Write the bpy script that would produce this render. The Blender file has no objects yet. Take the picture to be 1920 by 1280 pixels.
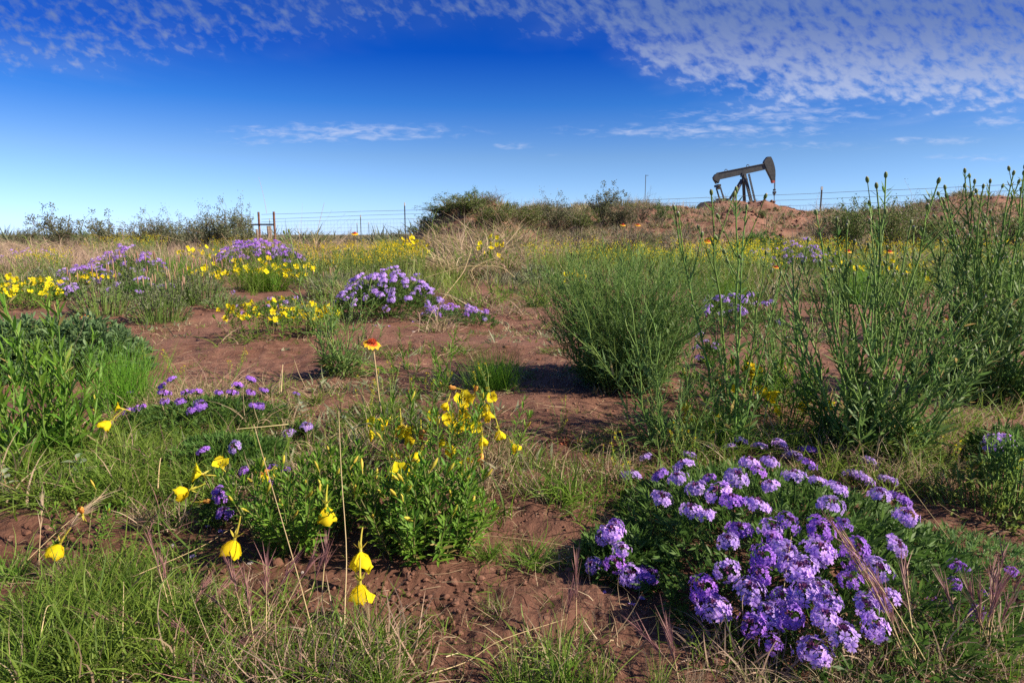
import bpy, math, random
import numpy as np
from mathutils import Vector, Quaternion
sc = bpy.context.scene
COL = sc.collection
rng = np.random.default_rng(11)
R = math.radians
PI = math.pi

# ------------------------------------------------------------------ camera
FPX = 1280.0                       # focal length in pixels of the 1920 px wide photograph
EYE = 0.60
PITCH = math.atan(200 / FPX)
cd = bpy.data.cameras.new('camera')
cam = bpy.data.objects.new('camera', cd)
COL.objects.link(cam)
cam.location = (0, 0, EYE)
cam.rotation_euler = (PI / 2 - PITCH, 0, 0)
cd.sensor_width = 36.0
cd.lens = 24.0
cd.clip_start = 0.02
cd.clip_end = 8000
sc.camera = cam

# ------------------------------------------------------------------ light
SUN_EL, SUN_AZ = R(34), R(106)      # azimuth clockwise from straight ahead
sv = Vector((math.sin(SUN_AZ) * math.cos(SUN_EL), math.cos(SUN_AZ) * math.cos(SUN_EL), math.sin(SUN_EL)))
sl = bpy.data.lights.new('sun', 'SUN')
sl.energy = 5.0
sl.angle = R(0.6)
sl.color = (1.0, 0.87, 0.70)
so = bpy.data.objects.new('sun', sl)
COL.objects.link(so)
so.rotation_euler = sv.to_track_quat('Z', 'Y').to_euler()

sc.view_settings.view_transform = 'Standard'
sc.view_settings.look = 'None'
sc.view_settings.exposure = 1.0
sc.view_settings.gamma = 1.0
sc.view_settings.use_curve_mapping = False
sc.render.engine = 'CYCLES'
sc.cycles.max_bounces = 8
sc.cycles.transparent_max_bounces = 8
sc.cycles.use_denoising = False


class NT:
    """tiny helper to write node trees"""
    def __init__(s, tree):
        s.t = tree
        tree.nodes.clear()

    def n(s, typ, **kw):
        nd = s.t.nodes.new(typ)
        for k, v in kw.items():
            setattr(nd, k, v)
        return nd

    def put(s, sock, v):
        if hasattr(v, 'node'):
            s.t.links.new(v, sock)
        elif v is not None:
            sock.default_value = v

    def math(s, op, a, b=None, c=None, clamp=False):
        nd = s.n('ShaderNodeMath', operation=op, use_clamp=clamp)
        s.put(nd.inputs[0], a)
        if b is not None: s.put(nd.inputs[1], b)
        if c is not None: s.put(nd.inputs[2], c)
        return nd.outputs[0]

    def mix(s, f, a, b, blend='MIX'):
        nd = s.n('ShaderNodeMix', data_type='RGBA', blend_type=blend)
        s.put(nd.inputs['Factor'], f)
        s.put(nd.inputs[6], a if hasattr(a, 'node') else (*a, 1) if len(a) == 3 else a)
        s.put(nd.inputs[7], b if hasattr(b, 'node') else (*b, 1) if len(b) == 3 else b)
        return nd.outputs[2]

    def smooth(s, v, lo, hi, to0=0.0, to1=1.0):
        nd = s.n('ShaderNodeMapRange', interpolation_type='SMOOTHSTEP')
        s.put(nd.inputs[0], v)
        for i, q in enumerate((lo, hi, to0, to1)):
            s.put(nd.inputs[i + 1], q)
        return nd.outputs[0]

    def noise(s, vec, scale, detail=3, rough=0.55, dist=0.0):
        nd = s.n('ShaderNodeTexNoise')
        if vec is not None: s.put(nd.inputs['Vector'], vec)
        nd.inputs['Scale'].default_value = scale
        nd.inputs['Detail'].default_value = detail
        nd.inputs['Roughness'].default_value = rough
        nd.inputs['Distortion'].default_value = dist
        return nd.outputs[0]


def build_world():
    w = bpy.data.worlds.new('World')
    sc.world = w
    w.use_nodes = True
    g = NT(w.node_tree)
    sky = g.n('ShaderNodeTexSky', sky_type='NISHITA', sun_disc=False)
    sky.sun_elevation = SUN_EL
    sky.sun_rotation = SUN_AZ
    sky.altitude = 900
    sky.air_density = 1.0
    sky.dust_density = 0.4
    sky.ozone_density = 2.5
    tc = g.n('ShaderNodeTexCoord')
    sp = g.n('ShaderNodeSeparateXYZ')
    g.put(sp.inputs[0], tc.outputs['Generated'])
    x, y, z = sp.outputs
    ay = g.math('MAXIMUM', g.math('ABSOLUTE', y), 0.06)
    s = g.math('DIVIDE', x, ay)
    e = g.math('DIVIDE', z, ay)
    # polarised, saturated blue that deepens with height
    c0 = sky.outputs[0]
    elev = g.math('MAXIMUM', z, 0.0)
    rmp = g.n('ShaderNodeValToRGB')
    el = rmp.color_ramp.elements
    for p, c in ((0.0, (0.53, 0.74, 1.36)), (0.05, (0.46, 0.63, 0.98)), (0.107, (0.36, 0.50, 0.74)), (0.176, (0.105, 0.33, 0.72)), (0.242, (0.012, 0.180, 0.66)), (0.5, (0.03, 0.16, 0.55))):
        q = el[0] if p == 0 else el.new(p)
        q.position = p
        q.color = (*c, 1)
    el.remove(el[-1])
    g.put(rmp.inputs[0], elev)
    base = g.mix(1.0, c0, rmp.outputs[0], 'MULTIPLY')
    # cloud layer: coordinates on a flat layer overhead
    zz = g.math('MAXIMUM', z, 0.03)
    px = g.math('DIVIDE', x, zz)
    py = g.math('DIVIDE', y, zz)
    cv = g.n('ShaderNodeCombineXYZ')
    g.put(cv.inputs[0], g.math('ADD', g.math('MULTIPLY', s, 40.0), g.math('MULTIPLY', e, 22.0)))
    g.put(cv.inputs[1], g.math('MULTIPLY', g.math('LOGARITHM', g.math('MAXIMUM', e, 0.02), 2.718), 12.5))
    cell = g.noise(cv.outputs[0], 1.25, 4, 0.55, 0.2)
    cv2 = g.n('ShaderNodeCombineXYZ')
    g.put(cv2.inputs[0], g.math('MULTIPLY', px, 1.6))
    g.put(cv2.inputs[1], g.math('MULTIPLY', py, 0.8))
    big = g.noise(cv2.outputs[0], 1.0, 3, 0.55)
    fc = g.n('ShaderNodeFloatCurve')
    m = fc.mapping
    cu = m.curves[0]
    # lower edge of the cloud bank against the bearing
    pts = [(-1.0, .22), (-.72, .21), (-.37, .232), (-.2, .262), (0, .262), (.1, .25), (.2, .215), (.3, .18), (.45, .17), (.72, .165), (1.0, .165)]
    cu.points[0].location = ((pts[0][0] + 1) / 2, pts[0][1] * 2)
    cu.points[1].location = ((pts[-1][0] + 1) / 2, pts[-1][1] * 2)
    for a, b in pts[1:-1]:
        cu.points.new((a + 1) / 2, b * 2)
    m.update()
    g.put(fc.inputs['Value'], g.math('MULTIPLY_ADD', s, 0.5, 0.5, clamp=True))
    eb = g.math('MULTIPLY', fc.outputs[0], 0.5)
    d = g.math('SUBTRACT', e, eb)
    bank = g.smooth(g.math('ADD', d, g.math('MULTIPLY', g.math('SUBTRACT', big, 0.5), 0.10)), -0.02, 0.055)
    right = g.smooth(s, -0.10, 0.30, 0.50, 1.0)
    cover = g.math('MULTIPLY', bank, right)
    thr = g.math('SUBTRACT', 0.68, g.math('MULTIPLY', cover, 0.37))
    puffs = g.math('MULTIPLY', g.smooth(g.math('SUBTRACT', cell, thr), -0.12, 0.30), g.smooth(cover, 0.05, 0.5))
    wisp = None
    for cs, ce, hs, he, k in ((-.235, .143, .17, .013, .9), (-.34, .132, .09, .008, .6), (.27, .145, .20, .011, .85), (.38, .166, .16, .014, .8), (.40, .125, .17, .008, .4), (.60, .132, .07, .006, .8), (.70, .158, .06, .010, .8), (0, .125, .03, .005, .8), (.05, .113, .02, .004, .5), (.66, .108, .08, .006, .6)):
        q = g.math('ADD', g.math('POWER', g.math('ABSOLUTE', g.math('DIVIDE', g.math('SUBTRACT', s, cs), hs)), 2.0), g.math('POWER', g.math('ABSOLUTE', g.math('DIVIDE', g.math('SUBTRACT', e, ce), he)), 2.0))
        b = g.math('MULTIPLY', g.math('EXPONENT', g.math('MULTIPLY', q, -1.0)), k)
        wisp = b if wisp is None else g.math('MAXIMUM', wisp, b)
    cv3 = g.n('ShaderNodeCombineXYZ')
    g.put(cv3.inputs[0], g.math('MULTIPLY', s, 34.0))
    g.put(cv3.inputs[1], g.math('MULTIPLY', e, 130.0))
    wn = g.noise(cv3.outputs[0], 1.0, 5, 0.6, 0.4)
    wispy = g.math('MULTIPLY', g.smooth(g.math('ADD', wn, g.math('MULTIPLY', wisp, 0.32)), 0.56, 1.0), g.smooth(wisp, 0.05, 0.5))
    veil = g.math('MULTIPLY', g.math('MULTIPLY', bank, right), g.smooth(big, 0.35, 0.75, 0.10, 0.32))
    al = g.math('MULTIPLY', g.math('MAXIMUM', g.math('MAXIMUM', puffs, g.math('MULTIPLY', wispy, 0.75)), veil), 0.80, clamp=True)
    ccol = g.mix(g.smooth(e, 0.14, 0.31), (3.5, 3.9, 5.1), (0.95, 1.40, 2.7))
    front = g.smooth(z, 0.0, 0.06)
    out = g.mix(g.math('MULTIPLY', al, front), base, ccol)
    bg = g.n('ShaderNodeBackground')
    g.put(bg.inputs['Color'], out)
    bg.inputs['Strength'].default_value = 0.092
    o = g.n('ShaderNodeOutputWorld')
    g.put(o.inputs['Surface'], bg.outputs[0])


build_world()


# ------------------------------------------------------------------ terrain height
def vnoise(x, y, seed=0):
    x = np.asarray(x, float); y = np.asarray(y, float)
    ix = np.floor(x).astype(np.int64); iy = np.floor(y).astype(np.int64)
    fx = x - ix; fy = y - iy
    fx = fx * fx * (3 - 2 * fx); fy = fy * fy * (3 - 2 * fy)

    def h(a, b):
        n = (a * 374761393 + b * 668265263 + seed * 974634777) & 0x7fffffff
        n = ((n ^ (n >> 13)) * 1274126177) & 0x7fffffff
        n = n ^ (n >> 16)
        return (n & 0xffff) / 65535.0 * 2 - 1
    a = h(ix, iy); b = h(ix + 1, iy); c = h(ix, iy + 1); d = h(ix + 1, iy + 1)
    return (a * (1 - fx) + b * fx) * (1 - fy) + (c * (1 - fx) + d * fx) * fy


def sstep(a, b, x):
    t = np.clip((x - a) / (b - a), 0, 1)
    return t * t * (3 - 2 * t)


RU = [-400, 560, 700, 780, 850, 930, 1000, 1300, 1350, 1400, 1450, 1500, 1600, 1690, 1760, 1850, 1950, 2400]
RH = [0, 0, 0.02, .30, .85, 1.25, 1.5, 1.60, 1.64, 1.74, 1.62, 1.46, 1.36, 1.5, 1.86, 1.92, 1.75, 1.5]


def berm(x, y):
    u = 960 + 1280 * x / np.maximum(y, 20)
    hb = np.interp(u, RU, RH)
    prof = sstep(15.5, 25.5, y) * (1 - 0.75 * sstep(28, 40, y))
    b = hb * prof
    b = b * (1 + 0.10 * vnoise(x * 1.1, y * 1.1, 5)) + 0.10 * vnoise(x * .9, y * .9, 8) * np.clip(b, 0, 1)
    m = 1.50 * np.exp(-(((x + 1.05) / 1.75) ** 2 + ((y - 20) / 3.0) ** 2) ** 1.25)
    m = m * (1 + 0.08 * vnoise(x * 1.7, y * 1.7, 9))
    return np.maximum(b, m)


def H(x, y, fine=True):
    x = np.asarray(x, float); y = np.asarray(y, float)
    r = np.hypot(x, y)
    z = 0.030 * vnoise(x * 0.9, y * 0.9, 1) * sstep(0.6, 2, r) + 0.018 * vnoise(x * 2.6, y * 2.6, 2)
    z = z + berm(x, y)
    z = z + 3.1 * np.exp(-(((x - 31) / 11) ** 2 + ((y - 93) / 26) ** 2) ** 2)
    z = z + 0.07 * vnoise(x * .25, y * .25, 3) * sstep(6, 14, r)
    if fine:
        k = 1 - sstep(6, 14, r)
        n3 = vnoise(x * 9, y * 9, 4)
        rough = 0.35 + 0.65 * sstep(-0.2, .5, vnoise(x * 1.7 + 3, y * 1.7, 21))
        z = z + k * 1.35 * rough * (0.0085 * n3 + 0.006 * vnoise(x * 23, y * 23, 6) + 0.0038 * np.abs(vnoise(x * 55, y * 55, 7)) + 0.0016 * vnoise(x * 130, y * 130, 12))
    return z


CP, SP = math.cos(PITCH), math.sin(PITCH)


def ray(u, v):
    xc = (u - 960) / FPX; yc = (640 - v) / FPX
    return np.array([xc, CP + yc * SP, -SP + yc * CP])


def pt(u, v, Y):
    """the point at forward distance Y in the direction that the photograph's pixel (u, v) looks"""
    d = ray(u, v)
    return np.array([0, 0, EYE]) + d * (Y / d[1])


YS = np.geomspace(0.45, 45, 1600)


def gp(u, v):
    """point of the ground seen at pixel (u, v)"""
    d = ray(u, v)
    k = YS / d[1]
    z = EYE + d[2] * k
    hit = np.nonzero(z < H(d[0] * k, YS, False))[0]
    i = hit[0] if len(hit) else len(YS) - 1
    return np.array([d[0] * k[i], YS[i], float(H(d[0] * k[i], YS[i], False))])


def onground(x, y):
    return np.array([x, y, float(H(x, y, False))])


# ------------------------------------------------------------------ materials
MATS = {}


def leaf_mat(name, c1, c2, transl=0.35, tip=None, rough=0.55, spread=0.25, spec=0.3, dead=None):
    """leaf / petal surface; the attribute rnd picks a tone per leaf, v runs from base to tip"""
    m = bpy.data.materials.new(name)
    m.use_nodes = True
    g = NT(m.node_tree)
    at = g.n('ShaderNodeAttribute', attribute_name='rnd')
    c = g.mix(at.outputs['Fac'], c1, c2)
    if tip is not None:
        av = g.n('ShaderNodeAttribute', attribute_name='v')
        c = g.mix(g.smooth(av.outputs['Fac'], tip[1], tip[2]), c, tip[0])
    if dead is not None:
        c = g.mix(g.smooth(at.outputs['Fac'], dead - .004, dead), c, (.42, .32, .12))
    oi = g.n('ShaderNodeObjectInfo')
    hs = g.n('ShaderNodeHueSaturation')
    g.put(hs.inputs['Hue'], g.math('MULTIPLY_ADD', oi.outputs['Random'], 0.024, 0.488))
    g.put(hs.inputs['Value'], g.math('MULTIPLY_ADD', oi.outputs['Random'], spread, 1 - spread / 2))
    g.put(hs.inputs['Color'], c)
    c = hs.outputs[0]
    p = g.n('ShaderNodeBsdfPrincipled')
    g.put(p.inputs['Base Color'], c)
    p.inputs['Roughness'].default_value = rough
    p.inputs['Specular IOR Level'].default_value = spec
    t = g.n('ShaderNodeBsdfTranslucent')
    g.put(t.inputs['Color'], c)
    ms = g.n('ShaderNodeMixShader')
    ms.inputs[0].default_value = transl
    g.put(ms.inputs[1], p.outputs[0]); g.put(ms.inputs[2], t.outputs[0])
    o = g.n('ShaderNodeOutputMaterial')
    g.put(o.inputs[0], ms.outputs[0])
    MATS[name] = m
    return m


def solid_mat(name, c1, c2, scale=8, rough=0.7, metal=0.0, bump=0.2):
    m = bpy.data.materials.new(name)
    m.use_nodes = True
    g = NT(m.node_tree)
    tc = g.n('ShaderNodeTexCoord')
    n = g.noise(tc.outputs['Object'], scale, 6, 0.65)
    c = g.mix(g.smooth(n, 0.35, 0.65), c1, c2)
    p = g.n('ShaderNodeBsdfPrincipled')
    g.put(p.inputs['Base Color'], c)
    g.put(p.inputs['Roughness'], g.smooth(n, 0.3, 0.7, rough - .1, rough + .1))
    p.inputs['Metallic'].default_value = metal
    b = g.n('ShaderNodeBump')
    b.inputs['Strength'].default_value = bump
    b.inputs['Distance'].default_value = 0.02
    g.put(b.inputs['Height'], n)
    g.put(p.inputs['Normal'], b.outputs[0])
    o = g.n('ShaderNodeOutputMaterial')
    g.put(o.inputs[0], p.outputs[0])
    MATS[name] = m
    return m


M_VLEAF = leaf_mat('verbena_leaf', (.050, .115, .022), (.115, .205, .040), .40)
M_VPET = leaf_mat('verbena_petal', (.38, .21, .72), (.53, .33, .82), .34, spread=.25, rough=.7, spec=.1, tip=((.63, .46, .88), .25, 1.0))
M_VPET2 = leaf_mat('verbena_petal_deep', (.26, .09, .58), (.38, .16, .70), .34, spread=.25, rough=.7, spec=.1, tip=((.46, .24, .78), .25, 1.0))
M_CALYX = leaf_mat('verbena_bud', (.10, .03, .10), (.22, .06, .18), .2)
M_PLEAF = leaf_mat('primrose_leaf', (.080, .195, .018), (.19, .335, .036), .44, dead=.975)
M_PSTEM = leaf_mat('primrose_stem', (.14, .17, .05), (.22, .20, .08), .15)
M_YEL = leaf_mat('yellow_petal', (.80, .61, .012), (.88, .76, .03), .48, spread=.18, rough=.75, spec=.08)
M_TUBE = leaf_mat('yellow_tube', (.50, .48, .06), (.62, .50, .07), .35)
M_ORG = leaf_mat('wilted_petal', (.80, .34, .05), (.82, .46, .12), .35)
M_FORB = leaf_mat('forb_leaf', (.085, .175, .045), (.18, .285, .080), .44, dead=.965)
M_FSTEM = leaf_mat('forb_stem', (.14, .26, .05), (.24, .36, .09), .25)
M_FBUD = leaf_mat('forb_bud', (.15, .22, .07), (.22, .28, .10), .35, tip=((.60, .50, .54), .70, .9))
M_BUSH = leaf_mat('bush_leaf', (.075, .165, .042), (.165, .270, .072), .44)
M_FINE = leaf_mat('thread_leaf', (.09, .22, .018), (.19, .34, .035), .42)
M_MAT = leaf_mat('grey_green_leaf', (.085, .185, .070), (.175, .285, .120), .38)
M_GRASS = leaf_mat('grass_blade', (.080, .165, .018), (.180, .280, .036), .46, tip=((.34, .27, .12), .88, 1.0))
M_GRASS2 = leaf_mat('grass_blade_light', (.13, .23, .028), (.24, .34, .06), .42, tip=((.42, .34, .17), .9, 1.0))
M_DRY = leaf_mat('dry_blade', (.30, .22, .13), (.50, .40, .25), .35)
M_DRY2 = leaf_mat('dry_blade_pink', (.36, .24, .17), (.54, .42, .30), .35)
M_STRAW = leaf_mat('straw', (.48, .36, .18), (.60, .48, .26), .2)
M_AWN = leaf_mat('purple_awn', (.20, .09, .10), (.36, .19, .17), .3)
M_SHRUB = leaf_mat('shrub_leaf', (.075, .125, .028), (.17, .21, .060), .35)
M_SHRUB2 = leaf_mat('shrub_leaf_grey', (.085, .105, .050), (.17, .185, .095), .32)
M_SHRUBG = leaf_mat('shrub_leaf_fresh', (.05, .125, .03), (.11, .19, .045), .35)
M_TWIG = leaf_mat('twig', (.13, .095, .07), (.24, .19, .15), .0)
M_GREY = leaf_mat('sage_leaf', (.13, .155, .085), (.24, .25, .15), .3)
M_SPIKE = leaf_mat('pink_spike', (.36, .20, .13), (.46, .33, .22), .3)
M_SILV = leaf_mat('silver_leaf', (.22, .28, .17), (.32, .36, .24), .25)
M_RED = leaf_mat('firewheel_centre', (.32, .02, .015), (.50, .05, .02), .2)
M_FPET = leaf_mat('firewheel_petal', (.55, .06, .02), (.65, .12, .02), .35, tip=((.85, .50, .03), .30, .55))
M_RUST = leaf_mat('rust_leaf', (.32, .09, .04), (.45, .16, .08), .3)
M_WHITE = leaf_mat('white_petal', (.72, .72, .66), (.80, .80, .76), .3)
M_COVER = leaf_mat('cover_leaf', (.100, .160, .028), (.22, .27, .055), .40)
M_LITTER = leaf_mat('litter', (.20, .13, .085), (.42, .32, .20), .1)
M_STEEL = solid_mat('painted_steel', (.034, .037, .040), (.058, .060, .060), 3, .55, 0.0, .05)
M_STEELD = solid_mat('dark_steel', (.030, .032, .034), (.06, .055, .05), 4, .6, 0.0, .05)
M_REDP = solid_mat('red_paint', (.42, .06, .05), (.5, .1, .07), 4, .6)
M_POST = solid_mat('rusted_pipe', (.10, .048, .034), (.20, .095, .06), 9, .75)
M_TPOST = solid_mat('steel_post', (.035, .035, .035), (.07, .065, .055), 12, .65)
M_TPOSTG = solid_mat('green_post', (.10, .14, .12), (.16, .19, .16), 12, .65)
M_TOP = solid_mat('white_cap', (.42, .42, .42), (.6, .6, .58), 12, .6)
M_WOOD = solid_mat('weathered_wood', (.14, .10, .08), (.26, .20, .16), 14, .8)
M_WIRE = solid_mat('wire', (.10, .10, .10), (.18, .16, .14), 20, .5, .3)
M_STONE = solid_mat('pale_stone', (.34, .30, .28), (.52, .47, .44), 30, .8)


def soil_mat(name, clod=False):
    m = bpy.data.materials.new(name)
    m.use_nodes = True
    g = NT(m.node_tree)
    tc = g.n('ShaderNodeTexCoord')
    geo = g.n('ShaderNodeNewGeometry')
    pos = geo.outputs['Position']
    n1 = g.noise(pos, 1.3, 4, .6)
    n2 = g.noise(pos, 14, 6, .7)
    n3 = g.noise(pos, 90, 4, .7)
    c = g.mix(g.smooth(n1, .35, .65), (.105, .048, .031), (.200, .104, .074))
    c = g.mix(g.smooth(n2, .42, .70), c, (.205, .106, .074))
    c = g.mix(g.math('MULTIPLY', g.smooth(n3, .52, .75), .6), c, (.070, .031, .021))
    vo = g.n('ShaderNodeTexVoronoi')
    vo.inputs['Scale'].default_value = 55
    g.put(vo.inputs['Vector'], pos)
    cs = g.n('ShaderNodeSeparateColor')
    g.put(cs.inputs[0], vo.outputs['Color'])
    peb = g.math('MULTIPLY', g.smooth(vo.outputs['Distance'], .32, .22), g.smooth(cs.outputs[0], .72, .80))
    c = g.mix(g.math('MULTIPLY', peb, .6), c, (.30, .18, .13))
    if not clod:
        ab = g.n('ShaderNodeAttribute', attribute_name='berm')
        n4 = g.noise(pos, 2.4, 6, .7)
        cb = g.mix(g.smooth(n4, .3, .7), (.155, .072, .048), (.275, .150, .105))
        ad = g.n('ShaderNodeAttribute', attribute_name='near_dark')
        c = g.mix(g.math('MULTIPLY', ad.outputs['Fac'], .55), c, g.mix(1.0, c, (.42, .36, .34), 'MULTIPLY'))  # soil colour gets darker towards the camera, broken up by noise
        c = g.mix(ab.outputs['Fac'], c, cb)
        af = g.n('ShaderNodeAttribute', attribute_name='far')
        n5 = g.noise(pos, .5, 6, .7)
        cf = g.mix(g.smooth(n5, .35, .65), (.115, .105, .045), (.27, .205, .12))
        c = g.mix(g.math('MULTIPLY', af.outputs['Fac'], g.math('SUBTRACT', 1.0, ab.outputs['Fac'])), c, cf)
    p = g.n('ShaderNodeBsdfPrincipled')
    g.put(p.inputs['Base Color'], c)
    p.inputs['Roughness'].default_value = .92
    p.inputs['Specular IOR Level'].default_value = .15
    b = g.n('ShaderNodeBump')
    b.inputs['Strength'].default_value = .75
    b.inputs['Distance'].default_value = .016
    hh = g.math('ADD', g.math('MULTIPLY', n2, .9), g.math('ADD', g.math('MULTIPLY', n3, .35), g.math('MULTIPLY', peb, .25)))
    g.put(b.inputs['Height'], hh)
    g.put(p.inputs['Normal'], b.outputs[0])
    o = g.n('ShaderNodeOutputMaterial')
    g.put(o.inputs[0], p.outputs[0])
    return m


M_SOIL = soil_mat('red_soil')
M_CLOD = soil_mat('soil_clod', True)


# ------------------------------------------------------------------ mesh builder (quads only)
class B:
    def __init__(s):
        s.V = []; s.F = []; s.M = []; s.R = []; s.T = []; s.n = 0; s.mats = []

    def slot(s, mat):
        if mat not in s.mats: s.mats.append(mat)
        return s.mats.index(mat)

    def add(s, V, F, mat, rnd=None, v=None):
        V = np.asarray(V, float).reshape(-1, 3)
        F = np.asarray(F, np.int64).reshape(-1, 4)
        n = len(V)
        s.V.append(V); s.F.append(F + s.n)
        s.M.append(np.full(len(F), s.slot(mat), np.int32))
        s.R.append(np.full(n, .5) if rnd is None else np.broadcast_to(rnd, (n,)) if np.ndim(rnd) == 0 else np.asarray(rnd))
        s.T.append(np.zeros(n) if v is None else np.asarray(v))
        s.n += n

    def mesh(s, name, smooth=True):
        me = bpy.data.meshes.new(name)
        V = np.concatenate(s.V); F = np.concatenate(s.F)
        me.vertices.add(len(V))
        me.vertices.foreach_set('co', V.astype(np.float32).ravel())
        me.loops.add(len(F) * 4)
        me.loops.foreach_set('vertex_index', F.astype(np.int32).ravel())
        me.polygons.add(len(F))
        me.polygons.foreach_set('loop_start', (np.arange(len(F)) * 4).astype(np.int32))
        for m in s.mats: me.materials.append(m)
        me.polygons.foreach_set('material_index', np.concatenate(s.M))
        me.polygons.foreach_set('use_smooth', np.full(len(F), smooth))
        for nm, arr in (('rnd', s.R), ('v', s.T)):
            a = me.attributes.new(nm, 'FLOAT', 'POINT')
            a.data.foreach_set('value', np.concatenate(arr).astype(np.float32))
        me.update(calc_edges=True)
        return me


def nrm(a):
    return a / np.maximum(np.linalg.norm(a, axis=-1, keepdims=True), 1e-9)


def rvec(n, g=None):
    return nrm((g or rng).normal(size=(n, 3)))


def strips(b, base, dirn, L, W, mat, droop=0.2, segs=3, prof='blade', rnd=None, side=None, curl=0.0, fold=0.0):
    """many thin tapering leaves or blades at once"""
    base = np.asarray(base, float); N = len(base)
    if N == 0: return
    dirn = nrm(np.asarray(dirn, float))
    L = np.broadcast_to(np.asarray(L, float), (N,)); W = np.broadcast_to(np.asarray(W, float), (N,))
    droop = np.broadcast_to(np.asarray(droop, float), (N,))
    if side is None:
        side = nrm(np.cross(dirn, rvec(N)))
    else:
        side = nrm(np.cross(dirn, side))
    t = np.linspace(0, 1, segs + 1)
    p = base[:, None] + dirn[:, None] * (L[:, None] * t)[..., None]
    p[..., 2] -= droop[:, None] * L[:, None] * t ** 2
    if curl:
        cr = rng.normal(size=N) * curl
        p += side[:, None] * (cr[:, None] * L[:, None] * t ** 2)[..., None]
    if prof == 'blade':
        w = (1 - t) ** .75 * .94 + .06
    elif prof == 'leaf':
        w = np.sin(PI * np.clip(t, 0.04, .985) ** .8) ** .8
    else:                                   # spoon: widest near the tip
        w = np.sin(PI * np.clip(t, 0.05, .975) ** 1.35) ** .75
    hw = (W[:, None] * w[None] * .5)
    rn = rng.random(N) if rnd is None else np.broadcast_to(rnd, (N,))
    K = segs + 1
    if fold:
        nn = nrm(np.cross(side, dirn))
        mid = p - nn[:, None] * (hw * fold)[..., None]
        V = np.stack([p - side[:, None] * hw[..., None], mid, p + side[:, None] * hw[..., None]], 2)
        C = 3
    else:
        V = np.stack([p - side[:, None] * hw[..., None], p + side[:, None] * hw[..., None]], 2)
        C = 2
    i = np.arange(N)[:, None, None] * (K * C) + np.arange(segs)[None, :, None] * C + np.arange(C - 1)[None, None]
    F = np.stack([i, i + 1, i + C + 1, i + C], -1)
    b.add(V.reshape(-1, 3), F.reshape(-1, 4), mat, np.repeat(rn, K * C), np.tile(np.repeat(t, C), N))


def tubes(b, paths, radii, mat, sides=4, rnd=None, cap=False):
    paths = np.asarray(paths, float)
    if paths.ndim == 2: paths = paths[None]
    N, K, _ = paths.shape
    radii = np.broadcast_to(np.asarray(radii, float), (N, K))
    tan = nrm(np.gradient(paths, axis=1))
    ref = np.where(np.abs(tan[..., 2:3]) > .9, np.array([1., 0, 0]), np.array([0, 0, 1.]))
    a = nrm(np.cross(tan, ref)); c = np.cross(tan, a)
    th = np.arange(sides) * 2 * PI / sides
    V = paths[:, :, None] + radii[..., None, None] * (a[:, :, None] * np.cos(th)[None, None, :, None] + c[:, :, None] * np.sin(th)[None, None, :, None])
    i = np.arange(N)[:, None, None] * (K * sides) + np.arange(K - 1)[None, :, None] * sides
    j = np.arange(sides)[None, None]; j2 = (j + 1) % sides
    F = np.stack([i + j, i + j2, i + sides + j2, i + sides + j], -1)
    rn = rng.random(N) if rnd is None else np.broadcast_to(rnd, (N,))
    b.add(V.reshape(-1, 3), F.reshape(-1, 4), mat, np.repeat(rn, K * sides), np.tile(np.repeat(np.linspace(0, 1, K), sides), N))


_cv = None


def clod_template():
    """a cube split 2x2 on each side and rounded: 26 vertices, 24 faces"""
    global _cv
    if _cv is None:
        vs = {}; fs = []
        def vid(p):
            p = tuple(p)
            return vs.setdefault(p, len(vs))
        for ax in range(3):
            for sgn in (-1, 1):
                for i in (-1, 0):
                    for j in (-1, 0):
                        q = []
                        for (a, c) in ((i, j), (i + 1, j), (i + 1, j + 1), (i, j + 1)):
                            p = [0, 0, 0]; p[ax] = sgn; p[(ax + 1) % 3] = a; p[(ax + 2) % 3] = c
                            q.append(vid(p))
                        fs.append(q if sgn > 0 else q[::-1])
        V = np.array(list(vs.keys()), float)
        V = V / np.linalg.norm(V, axis=1, keepdims=True) ** .85
        _cv = (V, np.array(fs))
    return _cv


def clods(b, pos, size, mat, flat=.7, jag=.22):
    V, F = clod_template()
    N = len(pos)
    s = np.asarray(size)[:, None, None] * .5 * rng.uniform(.7, 1.2, (N, 1, 3))
    s[..., 2] *= flat
    Q = V[None] * s * (1 + rng.normal(size=(N, len(V), 1)) * jag)
    a = rng.random(N) * 2 * PI
    ca, sa = np.cos(a)[:, None], np.sin(a)[:, None]
    Q = np.stack([Q[..., 0] * ca - Q[..., 1] * sa, Q[..., 0] * sa + Q[..., 1] * ca, Q[..., 2]], -1)
    Q = Q + np.asarray(pos)[:, None]
    FF = F[None] + (np.arange(N) * len(V))[:, None, None]
    b.add(Q.reshape(-1, 3), FF.reshape(-1, 4), mat, np.repeat(rng.random(N), len(V)))


# boxes and bars for built things
def box(b, c, sx, sy, sz, mat, ax=None):
    """box of size sx, sy, sz round c; ax = 3 axes"""
    V = np.array([(x, y, z) for x in (-.5, .5) for y in (-.5, .5) for z in (-.5, .5)]) * (sx, sy, sz)
    A = np.eye(3) if ax is None else np.asarray(ax)
    F = [(0, 1, 3, 2), (4, 6, 7, 5), (0, 4, 5, 1), (2, 3, 7, 6), (0, 2, 6, 4), (1, 5, 7, 3)]
    b.add(V @ A + np.asarray(c), F, mat)


def bar(b, p, q, w, d, mat):
    """rectangular bar from p to q, w across (in the side plane), d deep"""
    p = np.asarray(p, float); q = np.asarray(q, float)
    t = nrm(q - p); dep = np.array([0, 1., 0]) if abs(t[1]) < .9 else np.array([1., 0, 0])
    a = nrm(np.cross(t, dep)); dep = np.cross(a, t)
    box(b, (p + q) / 2, w, d, np.linalg.norm(q - p), mat, [a, dep, t])


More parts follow.
